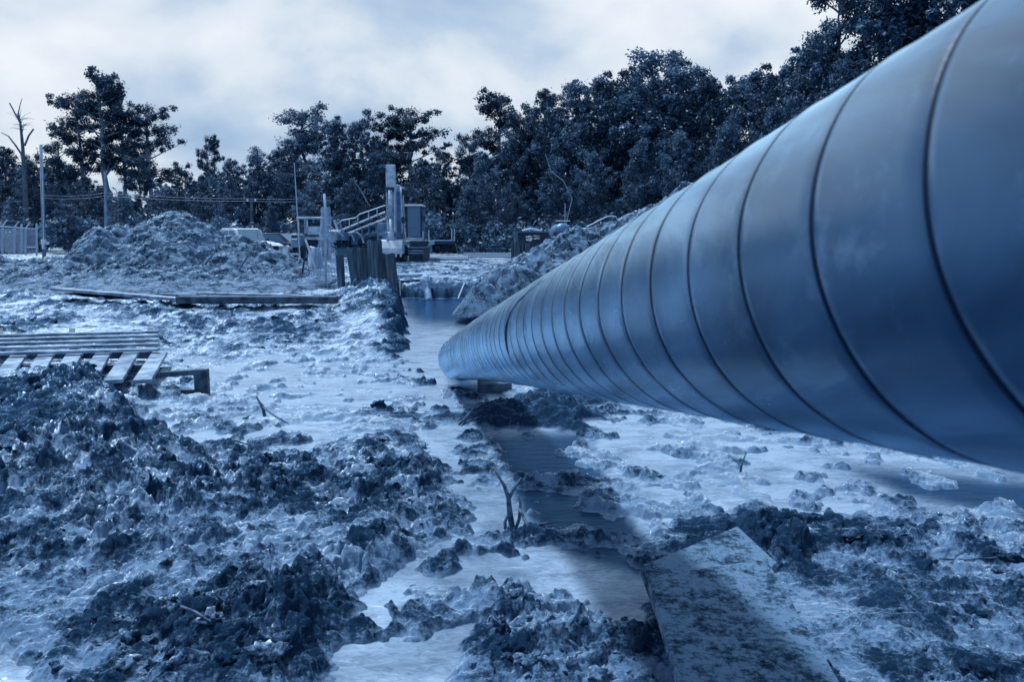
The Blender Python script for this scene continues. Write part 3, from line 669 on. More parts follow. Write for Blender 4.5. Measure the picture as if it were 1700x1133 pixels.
# ------------------------------------------------------------------ machines
def wheel(parent, c, r, w, axis='x', name='wheel'):
    e = link(bpy.data.objects.new(name, None)); e.parent = parent; e.location = c
    ax = Vector((1,0,0)) if axis == 'x' else Vector((0,1,0))
    MB().tube([-ax*w/2, -ax*w*.42, ax*w*.42, ax*w/2], [r*.86, r, r, r*.86], 24).build('tyre', M['black'], e)
    MB().tube([-ax*w*.52, ax*w*.52], r*.55, 16).build('rim', M['galv'], e)
    return e
def excavator():
    y = 42.0; g = Q(660, 434, y); root = empty('excavator', (g.x, y, 0), 0, 'tracked excavator facing the camera with its boom raised upright', 'excavator')
    def L(u, v, dy=0): p = Q(u, v, y+dy); return p-Vector(root.location)
    m = .0318
    # tracks: the camera-side ends of two crawler tracks
    for u0, u1 in ((640, 664), (678, 703)):
        tr = link(bpy.data.objects.new('track', None)); tr.parent = root; c = L((u0+u1)/2, 434); w = (u1-u0)*m
        tr.location = (c.x, 0, 0)
        prof = [(0,.12),(.12,.0),(3.4,.0),(3.6,.25),(3.6,.55),(3.4,.74),(.2,.74),(0,.58)]
        MB().prism(prof, 0, -w/2+.03, w/2-.03).build('track_frame', M['dark_metal'], tr)
        for k in range(9):
            if k < 5: MB().box((0, -.03, .10+.13*k), (w, .06, .085)).build('track_shoe', M['yellow_paint'] if k > 2 else M['dark_metal'], tr)
            MB().box((0, .2+.36*k, .775), (w, .28, .06)).build('track_shoe', M['machine_light'], tr)
    c = L(670, 420)
    MB().box((c.x+.1, 1.7, .55), (1.6, 2.2, .45)).build('undercarriage', M['dark_metal'], root)
    # house: engine deck on the left, cab on the right
    MB().prism([(L(612,0).x, .95), (L(612,0).x, 1.9), (L(614,0).x, 2.05), (L(637,0).x, 2.05), (L(637,0).x, .95)], 1, .9, 3.6).build('engine_housing', M['yellow_paint'], root, bevel=.03)
    MB().box((L(625,0).x, .88, 1.5), (.62, .05, .04)).build('housing_trim', M['machine_light'], root)
    MB().box((L(618,0).x, .885, 1.3), (.2, .03, .1)).build('vent', M['dark_metal'], root)
    MB().box((L(660,0).x, 2.2, 1.0), (2.7, 3.0, .22)).build('turntable_deck', M['machine_light'], root)
    cb = link(bpy.data.objects.new('cab', None)); cb.parent = root
    x0, x1 = L(666,0).x, L(694,0).x; zb, zt = 1.18, 2.92
    for x in (x0+.04, x1-.04):
        MB().box((x, .34, (zb+zt)/2), (.085, .08, zt-zb)).build('cab_post', M['dark_metal'], cb)
        MB().box((x, 1.75, (zb+zt)/2), (.07, .10, zt-zb)).build('cab_post', M['yellow_paint'], cb)
    MB().box(((x0+x1)/2, 1.05, zt+.05), (x1-x0+.10, 1.6, .10)).build('roof', M['white_paint'], cb, bevel=.02)
    MB().box(((x0+x1)/2, .30, 1.22), (x1-x0+.1, .14, .16)).build('front_sill', M['machine_light'], cb)
    MB().box(((x0+x1)/2, .36, 2.12), (x1-x0-.15, .02, 1.56)).build('windscreen', M['glass'], cb)
    MB().box(((x0+x1)/2, .33, 1.85), (x1-x0-.15, .03, .03)).build('windscreen_bar', M['yellow_paint'], cb)
    MB().box(((x0+x1)/2, 1.76, 2.0), (x1-x0-.16, .03, 1.5)).build('rear_panel', M['dark_metal'], cb)
    MB().box((x0+.05, 1.05, 2.1), (.02, 1.3, 1.5)).build('side_window', M['glass'], cb)
    MB().box((x1-.05, 1.05, 2.1), (.02, 1.3, 1.5)).build('side_window', M['glass'], cb)
    MB().box(((x0+x1)/2-.02, .5, 2.0), (.35, .2, .9), rotm(8,0,0), .08).build('seat', M['steel'], cb)
    for x in (x0-.02, x1+.05): MB().tube([(x, .2, 1.2), (x, .2, 1.62)], .035).build('grab_rail', M['galv'], cb)
    for u_, z_ in ((698, 2.3), (662, 2.2)):
        MB().box((L(u_,0).x, .1, z_), (.16, .05, .32), None, .02).build('wing_mirror', M['dark_metal'], cb)
    MB().box((L(640,0).x, 1.2, 1.55), (.5, .6, .8)).build('swing_frame', M['dark_metal'], root, bevel=.03)
    MB().box((L(690,0).x, .05, 1.02), (.95, .5, .22)).build('step_box', M['dark_metal'], root, bevel=.02)
    MB().tube([(L(631,0).x, .9, 2.0), (L(631,0).x, .9, 2.55)], .05, 8).build('exhaust', M['dark_metal'], root)
    # boom (behind) and stick (in front)
    bx = L(654, 0).x; zt2 = L(0, 308).z
    MB().prism([(1.6, 1.1), (1.2, 1.6), (.7, zt2), (.35, zt2+.05), (.2, zt2-.3), (.7, 1.7), (1.1, 1.0)], 0, bx-.24, bx+.10).build('boom', M['yellow_paint'], root, bevel=.02)
    sx = L(643.5, 0).x; st = L(0, 274).z
    MB().prism([(.0, 1.15), (-.25, 1.5), (-.35, 3.6), (-.2, st), (.02, st), (.16, 3.9), (.12, 1.3)], 0, sx-.235, sx+.235).build('stick', M['machine_light'], root, bevel=.02)
    for k in (-1, 1): MB().box((sx+k*.2, -.38, 3.1), (.03, .06, 3.0)).build('stick_edge', M['white_paint'], root)
    MB().box((sx, -.42, L(0,315).z), (.42, .12, .22)).build('pin_boss', M['dark_metal'], root, bevel=.02)
    MB().tube([(sx, -.52, 1.55), (sx, -.55, 2.25)], .055, 10).build('ram_rod', M['white_mark'], root, True)
    MB().tube([(sx, -.50, 2.25), (sx, -.48, 3.7)], .10, 10).build('ram_barrel', M['machine_light'], root, True)
    MB().tube([(bx+.18, .2, 1.5), (bx+.17, .1, L(0,310).z)], .06, 8).build('hydraulic_line', M['machine_light'], root, True)
    MB().tube([(bx+.24, .2, L(0,310).z), (bx+.28, .15, L(0,322).z), (bx+.3, .2, 1.4)], .025, 6).build('hose', M['galv'], root)
    MB().box((bx+.30, .1, L(0,318).z), (.16, .2, .34), None, .04).build('work_lamp', M['dark_metal'], root)
    # linkage and bucket
    MB().box((sx, -.45, 1.38), (.34, .25, .42), None, .05).build('linkage', M['machine_light'], root)
    MB().tube([(sx-.28, -.45, 1.5), (sx+.28, -.45, 1.5)], .09, 12).build('link_pin', M['steel'], root)
    bk = link(bpy.data.objects.new('bucket', None)); bk.parent = root
    b0, b1 = L(627,0).x, L(665,0).x
    MB().prism([(-.9,.45),(-.95,.75),(-.75,1.12),(-.35,1.2),(-.3,1.12),(-.68,1.04),(-.85,.72),(-.82,.48)], 0, b0, b1).build('bucket_shell', M['white_paint'], bk, bevel=.02)
    for x in (b0+.02, b1-.02): MB().prism([(-.9,.45),(-.95,.75),(-.75,1.12),(-.35,1.2),(-.1,.8),(-.25,.5)], 0, x-.02, x+.02).build('side_plate', M['machine_light'], bk)
    for k in range(5): MB().box((b0+.1+k*(b1-b0-.2)/4, -.9, .40), (.08, .1, .18)).build('tooth', M['galv'], bk)
    for x in (sx-.16, sx+.16): MB().box((x, -.62, 1.2), (.05, .3, .3)).build('bucket_ear', M['machine_light'], bk)
excavator()

def backhoe():
    y = 44.0; g = Q(515, 430, y); root = empty('wheel_loader', (g.x, y, 0), 0, 'open-cab wheel loader parked left of the draped safety net', 'loader')
    def X(u): return Q(u, 400, y).x-g.x
    def Z(v): return Q(515, v, y).z
    x0, x1 = X(494), X(534)
    MB().box(((x0+x1)/2, .9, Z(361.5)), (x1-x0+.1, 1.6, .10)).build('roof', M['white_paint'], root, bevel=.02)
    for x in (x0+.03, X(509.5), x1-.04):
        for yy in (.2, 1.6): MB().box((x, yy, (Z(362)+Z(388))/2), (.08, .08, Z(362)-Z(388))).build('cab_post', M['machine_light'], root)
    MB().box((X(522), .18, Z(383)), (.8, .04, .45)).build('dashboard', M['machine_light'], root)
    MB().box((X(520), .9, Z(381)), (.5, .5, .7), None, .06).build('seat', M['dark_metal'], root)
    MB().box((X(501), -.7, (Z(388)+Z(410))/2), (.42, 1.5, .75), None, .10).build('hood', M['yellow_paint'], root)
    MB().box((X(501), -1.46, Z(397)), (.3, .04, .06)).build('headlamp', M['white_mark'], root)
    MB().box((X(501), -1.46, Z(392)), (.26, .04, .12)).build('grille', M['dark_metal'], root)
    MB().box((X(516), .6, Z(396)), (1.3, 1.8, .14)).build('deck', M['machine_light'], root)
    MB().box((X(516), .7, Z(406)), (1.25, 1.7, .5)).build('chassis', M['dark_metal'], root)
    wheel(root, (X(497)-.1, -.9, .42), .42, .3); wheel(root, (X(510), -.9, .42), .42, .3)
    wheel(root, (X(499), 1.2, .6), .6, .4); wheel(root, (X(533), 1.2, .6), .6, .4)
    MB().prism([(X(480), .2), (X(484), .75), (X(490), .9), (X(493), .8), (X(490), .25)], 1, -1.7, -1.4).build('loader_bucket', M['white_paint'], root)
    MB().box((X(486), -1.3, .42), (1.3, .14, .12)).build('loader_arm', M['machine_light'], root)
    MB().box((X(484), -1.0, .25), (1.3, .14, .1)).build('loader_arm', M['dark_metal'], root)
backhoe()

def drill_rig():
    y = 47.0; g = Q(600, 430, y); root = empty('drilling_rig', (g.x, y, 0), 0, 'directional drilling rig with inclined rack and handrails behind the sheet piles', 'drilling rig')
    o = Vector(root.location)
    def L(u, v, d=0): return Q(u, v, y+d)-o-Vector((0,0,0))
    for (a, b, r, mm) in (((566,383),(640,352),.06,'machine_light'), ((566,392),(640,364),.07,'white_paint'), ((568,397),(640,372),.10,'dark_metal'), ((568,403),(640,380),.06,'machine_light'), ((575,410),(640,390),.12,'dark_metal')):
        for d in (0, 1.1): MB().tube([L(*a, d), L(*b, d)], r, 6).build('rack_rail', M[mm], root)
    for k in range(7):
        t = k/6; a = (570+t*68, 391-t*26); b = (570+t*68, 405-t*26)
        MB().box((L(*a)+L(*b))/2, (.06, 1.2, .45)).build('rack_brace', M['steel'], root)
    MB().tube([L(560,372), L(568,366), L(590,362), L(597,356), L(640,341)], .035, 6).build('handrail', M['galv'], root)
    for u, v0, v1 in ((580,364,378), (594,358,374), (612,351,366), (626,346,361)):
        MB().tube([L(u, v0), L(u, v1)], .03, 6).build('rail_post', M['galv'], root)
    MB().box(L(560, 378, .2), (.14, .3, .9), rotm(0,-18,0)).build('carriage', M['machine_light'], root, bevel=.02)
    MB().box(L(566, 377, .1), (.12, .25, 1.0), rotm(0,-18,0)).build('carriage', M['yellow_paint'], root, bevel=.02)
    MB().box(L(556, 392, .4), (.9, 1.2, .75), None, .1).build('power_pack', M['machine_light'], root)
    MB().tube([L(568,386,-.6), L(568,399,-.6)], [.36, .34], 14).build('drum', M['yellow_paint'], root)
    MB().box(L(572, 400, .2), (.8, 1.0, .6)).build('gearbox', M['dark_metal'], root, bevel=.05)
    MB().box(L(590, 398, .2), (.4, .8, .6), None, .05).build('valve_block', M['steel'], root)
    MB().tube([L(578,388,-.5), L(590,385,-.5), L(600,392,-.5), L(604,404,-.5)], .06, 8).build('hose', M['machine_light'], root)
    MB().tube([L(575,392,-.5), L(584,390,-.5), L(588,400,-.5)], .05, 8).build('hose', M['galv'], root)
    MB().box(L(568, 420, 0), (.75, .6, .55)).build('stabiliser', M['yellow_paint'], root, bevel=.03)
    MB().box((L(605,0,0).x, .5, .45), (2.2, 1.4, .4)).build('crawler', M['dark_metal'], root, bevel=.08)
drill_rig()

def pickup():
    y = 46.0; root = empty('pickup_truck', (Q(405, 400, y).x, y, -.15), R(-40), 'white pickup truck parked behind the big clay heap', 'pickup truck')
    # local: x to the front of the truck, length 5.6, width 1.9
    side = [(-2.9,.55),(-2.9,1.15),(-.9,1.15),(1.05,1.18),(2.1,1.12),(2.55,1.0),(2.65,.8),(2.65,.45),(2.2,.42),(-2.6,.42)]
    MB().prism(side, 1, -.95, .95).build('body', M['white_paint'], root, bevel=.06)
    cabp = [(-1.25,1.15),(-1.15,1.85),(-.95,1.95),(.25,1.95),(.45,1.88),(1.05,1.18)]
    cabo = MB().prism(cabp, 1, -.80, .80).build('cab', M['white_paint'], root, bevel=.05)
    for s in (-1, 1):
        MB().prism([(-1.05,1.22),(-.98,1.78),(-.3,1.82),(-.3,1.22)], 1, s*.79, s*.812).build('rear_side_window', M['glass'], root)
        MB().prism([(-.2,1.22),(-.2,1.82),(.28,1.82),(.82,1.22)], 1, s*.79, s*.812).build('front_side_window', M['glass'], root)
        MB().box((.75, s*1.02, 1.28), (.14, .18, .22), None, .03).build('wing_mirror', M['dark_metal'], root)
        MB().box((2.62, s*.72, .88), (.08, .34, .18), None, .02).build('headlight', M['galv'], root)
        for xx in (-1.9, 1.75):
            w = wheel(root, (xx, s*.86, .38), .38, .26, 'y')
            MB().tube([(xx, s*.955-.004*s, .40), (xx, s*.96, .40)], .46, 20).build('wheel_arch', M['dark_metal'], root)
    MB().add([(.5,-.7,1.90),(.5,.7,1.90),(1.10,.74,1.22),(1.10,-.74,1.22)], [(0,1,2,3)]).build('windscreen', M['glass'], root)
    MB().box((2.66, 0, .80), (.05, 1.0, .34)).build('grille', M['dark_metal'], root)
    MB().box((2.70, 0, .52), (.14, 1.86, .18), None, .03).build('bumper', M['galv'], root)
    MB().prism([(1.1,1.18),(2.1,1.12),(2.5,1.0),(2.1,1.18),(1.3,1.24)], 1, -.6, .6).build('bonnet_bulge', M['white_paint'], root)
    MB().tube([(1.0,.3,1.2),(.9,.3,1.9)],.01,5).build('aerial', M['dark_metal'], root)
pickup()
def tank_beside():
    y = 38.0; a = Q(432, 402, y); b = Q(432, 424, y); r = (Q(443, 410, y).x-Q(421, 410, y).x)/2
    root = empty('water_tank', (a.x, y, b.z), 0, 'pale round-topped upright tank beside the front of the white pickup', 'tank')
    h = a.z-b.z
    MB().tube([(0,0,-.5),(0,0,h*.62),(0,0,h*.84),(0,0,h*.95),(0,0,h)], [r, r, r*.82, r*.5, r*.1], 24).build('shell', M['machine_light'], root, True)
    MB().tube([(0,0,h*.40),(0,0,h*.44)], r*1.02, 24).build('band', M['white_paint'], root)
    MB().tube([(0,0,h),(0,0,h+.06)], r*.18, 12).build('lid', M['dark_metal'], root)
tank_beside()
def small_car(u, v, y, rz, label, col, name='parked_car'):
    p = Q(u, v, y); root = empty(name, (p.x, y, -.05), rz, label, 'car')
    MB().prism([(-2.2,.35),(-2.25,.85),(-1.9,.95),(1.1,1.0),(2.1,.85),(2.25,.6),(2.2,.35)], 1, -.9, .9).build('body', M[col], root, bevel=.06)
    MB().prism([(-2.0,.95),(-1.7,1.55),(.35,1.58),(1.15,.98)], 1, -.76, .76).build('cabin', M[col], root, bevel=.05)
    for s in (-1, 1):
        MB().prism([(-1.75,1.02),(-1.55,1.48),(.3,1.5),(.9,1.02)], 1, s*.755, s*.775).build('side_window', M['glass'], root)
        MB().box((2.2, s*.65, .72), (.08,.3,.14)).build('headlight', M['white_mark'], root)
        for xx in (-1.4, 1.45): wheel(root, (xx, s*.82, .33), .33, .22, 'y')
    MB().add([(.42,-.66,1.54),(.42,.66,1.54),(1.18,.7,1.02),(1.18,-.7,1.02)], [(0,1,2,3)]).build('windscreen', M['glass'], root)
small_car(470, 414, 52, R(-25), 'dark estate car parked behind the haul road, between pickup and loader', 'dark_metal')
small_car(449, 414, 56, R(-60), 'distant dark car half behind the pale tank, left of the dark estate car', 'steel')

def dark_tank():
    y = 30.0; p0 = Q(853, 405, y); p1 = Q(911, 405, y); w = p1.x-p0.x
    root = empty('mud_tank', (p0.x, y, p0.z), 0, 'dark steel tank marked with white characters behind the upright sheet piles', 'tank')
    h = Q(860, 386, y).z-p0.z
    MB().box((w/2, .8, h/2-.5), (w, 1.6, h+1.0)).build('tank_body', M['dark_metal'], root, bevel=.02)
    MB().box((w/2, .8, h+.02), (w+.08, 1.7, .05)).build('top_rim', M['steel'], root)
    MB().tube([(w*.25,.6,h+.05),(w*.5,.6,h+.13),(w*.75,.6,h+.05)], .05, 8).build('hatch', M['galv'], root)
    # markings: a slanted S-like mark and 38
    def strokes(lines, cx, cz, s, wd):
        mb = MB()
        for ln in lines:
            for (x0, z0), (x1, z1) in zip(ln[:-1], ln[1:]):
                d = Vector((x1-x0, 0, z1-z0)); nrm = Vector((-d.z, 0, d.x)).normalized()*wd
                e = d.normalized()*wd*.5
                a = Vector((cx+x0*s, -.006, cz+z0*s))-e; b = Vector((cx+x1*s, -.006, cz+z1*s))+e
                mb.add([a-nrm, b-nrm, b+nrm, a+nrm], [(0,1,2,3)])
        mb.build('lettering', M['white_mark'], root)
    sx = w/58
    strokes([[(-.3,1),(.5,1.1),(1,.7),(.2,.5),(-.8,.45),(.3,.1),(1,.2)], [(-.9,.9),(-.2,.65)], [(-.8,0),(-.1,-.3),(.8,-.2)]], 25*sx, (405-398)*sx, 5.2*sx, .022)
    strokes([[(-1,1),(-.2,1.1),(-.1,.6),(-.7,.5),(-.1,.4),(-.2,-.1),(-1,0)], [(.7,1.0),(.25,.85),(.9,.35),(.8,-.05),(.3,0),(.3,.4),(.9,.75),(.7,1.0)]], 38*sx, (405-396.5)*sx, 4.6*sx, .018)
dark_tank()
def vac_tank():
    y = 31.0; c = Q(934, 386, y); r = (Q(952,386,y).x-Q(916,386,y).x)/2*.86
    root = empty('tank_trailer', (c.x, y, c.z-r), 0, 'round-ended tank trailer seen end-on beside the dark marked tank', 'tank trailer')
    dz = r
    MB().tube([(0,-.16,dz),(0,-.12,dz),(0,0,dz),(0,.05,dz),(0,3.2,dz)], [r*.3, r*.72, r*.96, r, r], 28).build('barrel', M['steel'], root, True)
    MB().tube([(-.16,.6,dz*2-.04),(-.16,.6,dz*2+.07)], r*.3, 12).build('manhole', M['dark_metal'], root)
    MB().tube([(-.25,.3,2*dz+.08),(.3,.3,2*dz+.08)], .02, 6).build('top_rail', M['galv'], root)
    MB().tube([(.10,.2,dz*2),(.10,.2,dz*2+.75)], .012, 5).build('whip_aerial', M['galv'], root)
    MB().box((.0,1.2,-.08), (r*2.3, 3.4, .16)).build('chassis', M['dark_metal'], root, bevel=.02)
    MB().tube([(-r*.2,-.02,dz*.6),(-r*.2+.16,-.05,dz*.62)], .03, 6).build('valve', M['galv'], root)
    MB().prism([(-r*1.25,-.1),(-r*1.1,.08),(-r*.5,.10),(-r*.5,.04),(-r*1.0,.0)], 1, -.1, .5).build('mudguard', M['galv'], root)
    wheel(root, (-r*.8, 1.4, -.45), .42, .28); wheel(root, (r*.8, 1.4, -.45), .42, .28)
vac_tank()
def pump_skid():
    y = 29.5; o = Q(985, 400, y); root = empty('pump_skid', (o.x, y, o.z), 0, 'low skid of pipes and pump gear behind the crest of the spoil bank', 'pump')
    def L(u, v, d=0): return Q(u, v, y+d)-Vector(root.location)
    for a, b, r, mm in (((962,381),(1006,378),.045,'galv'), ((960,386),(1000,386),.04,'white_paint'), ((960,391),(998,391),.06,'dark_metal'), ((965,384),(1012,380),.03,'steel'), ((968,388),(990,389),.03,'white_mark')):
        MB().tube([L(*a), L(*b)], r, 8).build('pipe_run', M[mm], root)
    MB().box(L(965, 386), (.28, .5, .3), None, .05).build('pump_casing', M['machine_light'], root)
    MB().box(L(957, 392), (.3, .5, .35), None, .03).build('motor', M['dark_metal'], root)
    MB().box(L(978, 396), (1.0, .8, .10)).build('skid_base', M['dark_metal'], root)
    pts = [L(974,377)]+[L(974+(u)*1.0, v) for u, v in ((12,371),(24,364.5),(34,360),(42,358.6),(48,360),(51,364),(52,370),(52,376))]
    MB().tube(pts, .022, 8).build('hose', M['galv'], root)
pump_skid()
def far_skid():
    y = 54.0; o = Q(735, 421, y); root = empty('flatbed_trailer', (o.x, y, o.z), 0, 'dark flatbed trailer at the tree line right of the excavator cab', 'trailer')
    def L(u, v, d=0): return Q(u, v, y+d)-Vector(root.location)
    MB().box(L(735, 403, .8), (1.65, 1.6, .22)).build('bed', M['dark_metal'], root, bevel=.02)
    MB().box(L(732, 411, .9), (1.1, 1.2, .5)).build('underframe', M['black'], root)
    MB().tube([L(718,400), L(755,400)], .05, 6).build('side_rail', M['steel'], root)
    for u, v0, v1 in ((750,381,400), (754.5,380,400), (712,383,420)): MB().tube([L(u,v0), L(u,v1)], .04, 6).build('stake', M['galv'], root)
    for u in (720, 750): wheel(root, (L(u,0).x, .4, .32), .32, .3)
    MB().box(L(715, 413), (.22, .3, .55)).build('landing_leg', M['steel'], root)
far_skid()

def mats():
    for nm, (u0, u1, v0, v1, n), lab in (('mat', (706, 775, 431.5, 424.5, 22), 'near row of herringbone timber mats on the ground right of the excavator'),
                                       ('mat', (770, 850, 427, 419.5, 30), 'far row of herringbone timber mats stretching to the upright sheet piles')):
        a0 = P(u0, v0, 0); root = empty('timber_road_mat', (a0.x, a0.y, 0), 0, lab, 'timber mat', 'herringbone road mats')
        bme = None
        for r_ in range(3):
            va = v0+(v1-v0)*r_/3; vb = v0+(v1-v0)*(r_+.8)/3
            for k in range(n):
                u = u0+(u1-u0)*k/n; a = P(u, va, .05+.02*r_); b = P(u+5, vb, .12+.02*r_); d = b-a
                if bme is None:
                    o = MB().box((0,0,0), (.16, 1, .06)).build('mat_board', M['wood'], root); bme = o.data
                else: o = link(bpy.data.objects.new('mat_board', bme)); o.parent = root
                o.location = (a+b)/2-Vector(root.location); o.rotation_euler = (0, R(20), math.atan2(d.y, d.x)-math.pi/2); o.scale = (1, d.length, 1)
mats()

# net draped on a pole
def net():
    y = 23.5; b = Q(548, 470, y); root = empty('net_pole', (b.x, y, b.z), 0, 'white-tipped pole draped with pale safety netting beside the sheet piles', 'net pole')
    o = Vector(root.location)
    def L(u, v, d=0): return Q(u, v, y+d)-o
    MB().tube([L(541, 480), L(540, 345), L(538.5, 322)], .035, 8).build('pole', M['white_paint'], root, True)
    nu, nv = 22, 60; V = []
    for j in range(nv+1):
        t = j/nv; v = 344+t*128
        hw = .10+.17*t**1.1+.34*max(0, t-.5)**1.0*1.1; cu = 540+ 9*max(0, t-.45)*1.6; c = L(cu, v)
        for i in range(nu+1):
            a = 2*math.pi*i/nu; f = 1+.22*math.sin(a*5+t*4)+.1*math.sin(a*9-t*9)
            V.append((c.x+hw*f*math.cos(a)+.02*random.uniform(-1,1), c.y+hw*.7*f*math.sin(a), c.z+.015*random.uniform(-1,1)))
    F = [(j*(nu+1)+i, j*(nu+1)+i+1, (j+1)*(nu+1)+i+1, (j+1)*(nu+1)+i) for j in range(nv) for i in range(nu)]
    me = bpy.data.meshes.new('netting'); me.from_pydata(V, [], F); me.materials.append(M['net'])
    ob = link(bpy.data.objects.new('netting', me)); ob.parent = root
    w = ob.modifiers.new('wire', 'WIREFRAME'); w.thickness = .012; w.use_replace = True; w.use_even_offset = False
    MB().tube([L(545,372,-.3), L(556,382,-.3), L(570,392,-.3)], .012, 5).build('guy_rope', M['galv'], root)
    r2 = empty('barrier', (L(515,450)+o), 0, 'leaning trestle with pale plastic sheeting left of the draped net', 'barrier')
    o2 = Vector(r2.location)
    def K(u, v, d=0): return Q(u, v, y+d)-o2
    MB().tube([K(509,405), K(502,455)], .03, 6).build('leg', M['dark_metal'], r2)
    MB().tube([K(507,405,.5), K(514,455,.5)], .02, 6).build('leg', M['steel'], r2)
    MB().tube([K(507,398), K(524,446)], .035, 6).build('brace', M['white_paint'], r2)
    V = []
    for j in range(13):
        t = j/12
        for i in range(9):
            s = i/8; p = K(512+s*(22+t*4), 408+t*38+5*s*(1-t), .1+.12*math.sin(s*9+t*3)); V.append(tuple(p))
    F = [(j*9+i, j*9+i+1, (j+1)*9+i+1, (j+1)*9+i) for j in range(12) for i in range(8)]
    mb = MB(); mb.add(V, F); s = mb.build('sheeting', M['sheet'], r2, True); sol = s.modifiers.new('t', 'SOLIDIFY'); sol.thickness = .01
net()

# fence, poles, wires
def fence():
    y = 38.0; b = Q(62, 418, y); root = empty('chain_link_fence', (b.x, y, b.z), 0, 'galvanised chain-link fence with barbed arms at the far left edge', 'fence')
    o = Vector(root.location)
    ta = Q(-70, 376, y-6); 
    pts = [(-70, 372, 415, -5), (-22, 374, 415, -3), (4.5, 377, 417, -2), (24.5, 378, 417, -1), (36, 372, 417, -.6), (43, 380, 418, -.2), (61, 371, 419, 0)]
    def L(u, v, d=0): return Q(u, v, y+d)-o
    for u, v0, v1, d in pts:
        MB().tube([L(u, v0, d), L(u, v1+6, d)], .045, 8).build('post', M['galv'], root)
    for u, v0, d in ((4.5, 375, -2), (24.5, 377, -1), (43, 379, -.2), (-22, 373, -3)):
        MB().tube([L(u, v0, d), L(u+7, v0-9, d)], .03, 6).build('barb_arm', M['white_paint'], root)
    MB().tube([L(-70, 375, -5), L(4.5, 376.5, -2), L(24.5, 378, -1), L(61, 381, 0)], .035, 6).build('top_rail', M['galv'], root)
    MB().tube([L(43, 411, -.2), L(61, 411, 0)], .03, 6).build('bottom_rail', M['galv'], root)
    MB().tube([L(-66, 366, -5), L(11.5, 366.5, -2), L(31.5, 368.5, -1), L(50, 370, -.2)], .008, 4).build('barbed_wire', M['galv'], root)
    for (u0, d0), (u1, d1) in (((-70,-5),(4.5,-2)), ((4.5,-2),(24.5,-1)), ((24.5,-1),(43,-.2)), ((43,-.2),(61,0))):
        a = L(u0, 378, d0); c = L(u1, 380, d1); w = Vector((c.x-a.x, c.y-a.y, 0)); Ln = w.length; w.normalize(); zt = min(a.z, c.z); zb = L(u0, 420, d0).z
        H = zt-zb; mb = MB(); n = int((Ln+H)/.075)
        for k in range(n):
            s0 = k*.075-H
            for sg in (1, -1):
                s_a, z_a, s_b, z_b = s0, 0, s0+H, H
                if s_a < 0: z_a -= s_a; s_a = 0
                if s_b > Ln: z_b -= s_b-Ln; s_b = Ln
                if s_b <= s_a: continue
                if sg < 0: z_a, z_b = H-z_a, H-z_b
                p = a+w*s_a; q = a+w*s_b
                mb.tube([(p.x, p.y+.02, zb+z_a), (q.x, q.y+.02, zb+z_b)], .008, 3, False)
        mb.build('chain_link_mesh', M['galv'], root)['kind'] = 'stuff'
fence()
def poles():
    y = 42; b = Q(73, 424, y); r1 = empty('utility_pole', (b.x, y, b.z), 0, 'tall pale pole with white meter boxes beside the chain-link fence', 'utility pole'); o = Vector(r1.location)
    MB().tube([(0,0,-.3), Q(68, 240, y)-o], [.10,.075], 10).build('shaft', M['bark_pale'], r1, True)
    MB().tube([Q(69.6,250,y-.12)-o, Q(72.6,400,y-.12)-o], .025, 6).build('conduit', M['galv'], r1)
    for u, v, w, h in ((72.5,402,.22,.26),(79.5,404,.10,.16),(72,410,.10,.24)): MB().box(Q(u,v,y-.16)-o, (w,.14,h)).build('meter_box', M['white_paint'], r1, bevel=.01)
    y = 60; b = Q(176, 410, y); r2 = empty('utility_pole', (b.x, y, b.z), 0, 'thin dark pole against the trees left of the big clay heap', 'utility pole'); o = Vector(r2.location)
    MB().tube([(0,0,-.3), Q(174.5, 285, y)-o], [.13,.09], 8).build('shaft', M['bark_pale'], r2)
    y = 62; b = Q(419, 408, y); r3 = empty('utility_pole', (b.x, y, b.z), 0, 'dark pole with white insulators behind the white pickup', 'utility pole'); o = Vector(r3.location)
    MB().tube([(0,0,-.3), Q(417.5, 330, y)-o], [.13,.10], 8).build('shaft', M['bark'], r3)
    MB().box(Q(417.5, 334, y)-o, (.8, .1, .1)).build('crossarm', M['bark_pale'], r3)
    for u in (411, 417, 424): MB().tube([Q(u,334,y)-o, Q(u,330.5,y)-o], .07, 6).build('insulator', M['white_mark'], r3)
    for k, dv in enumerate((0, 5)):
        pts = []
        for u0, v0, y0, u1, v1, y1 in ((72, 324+dv, 42, 175, 320+dv, 60), (175, 320+dv, 60, 418, 330+dv*.8, 62), (418, 330+dv*.8, 62, 560, 326+dv, 66)):
            a = Q(u0, v0, y0); c = Q(u1, v1, y1)
            for i in range(12):
                t = i/12; p = a.lerp(c, t); p.z -= .25*4*t*(1-t)*.5; pts.append(p)
        ob = MB().tube(pts, .016, 4).build('overhead_wire', M['galv'], None)
        tag(ob, ('upper' if k == 0 else 'lower')+' of two overhead wires strung between the poles along the trees', 'wire', 'overhead wires')
    y = 36; b = Q(497, 392, y); r4 = empty('antenna_mast', (b.x, y, 0), 0, 'slim pale mast standing left of the loader cab', 'mast'); o = Vector(r4.location)
    MB().tube([(0,0,0), Q(488.5, 270, y)-o], [.035,.02], 6).build('shaft', M['galv'], r4)
    MB().box((0,0,.05), (.4,.4,.1)).build('foot', M['dark_metal'], r4)
poles()

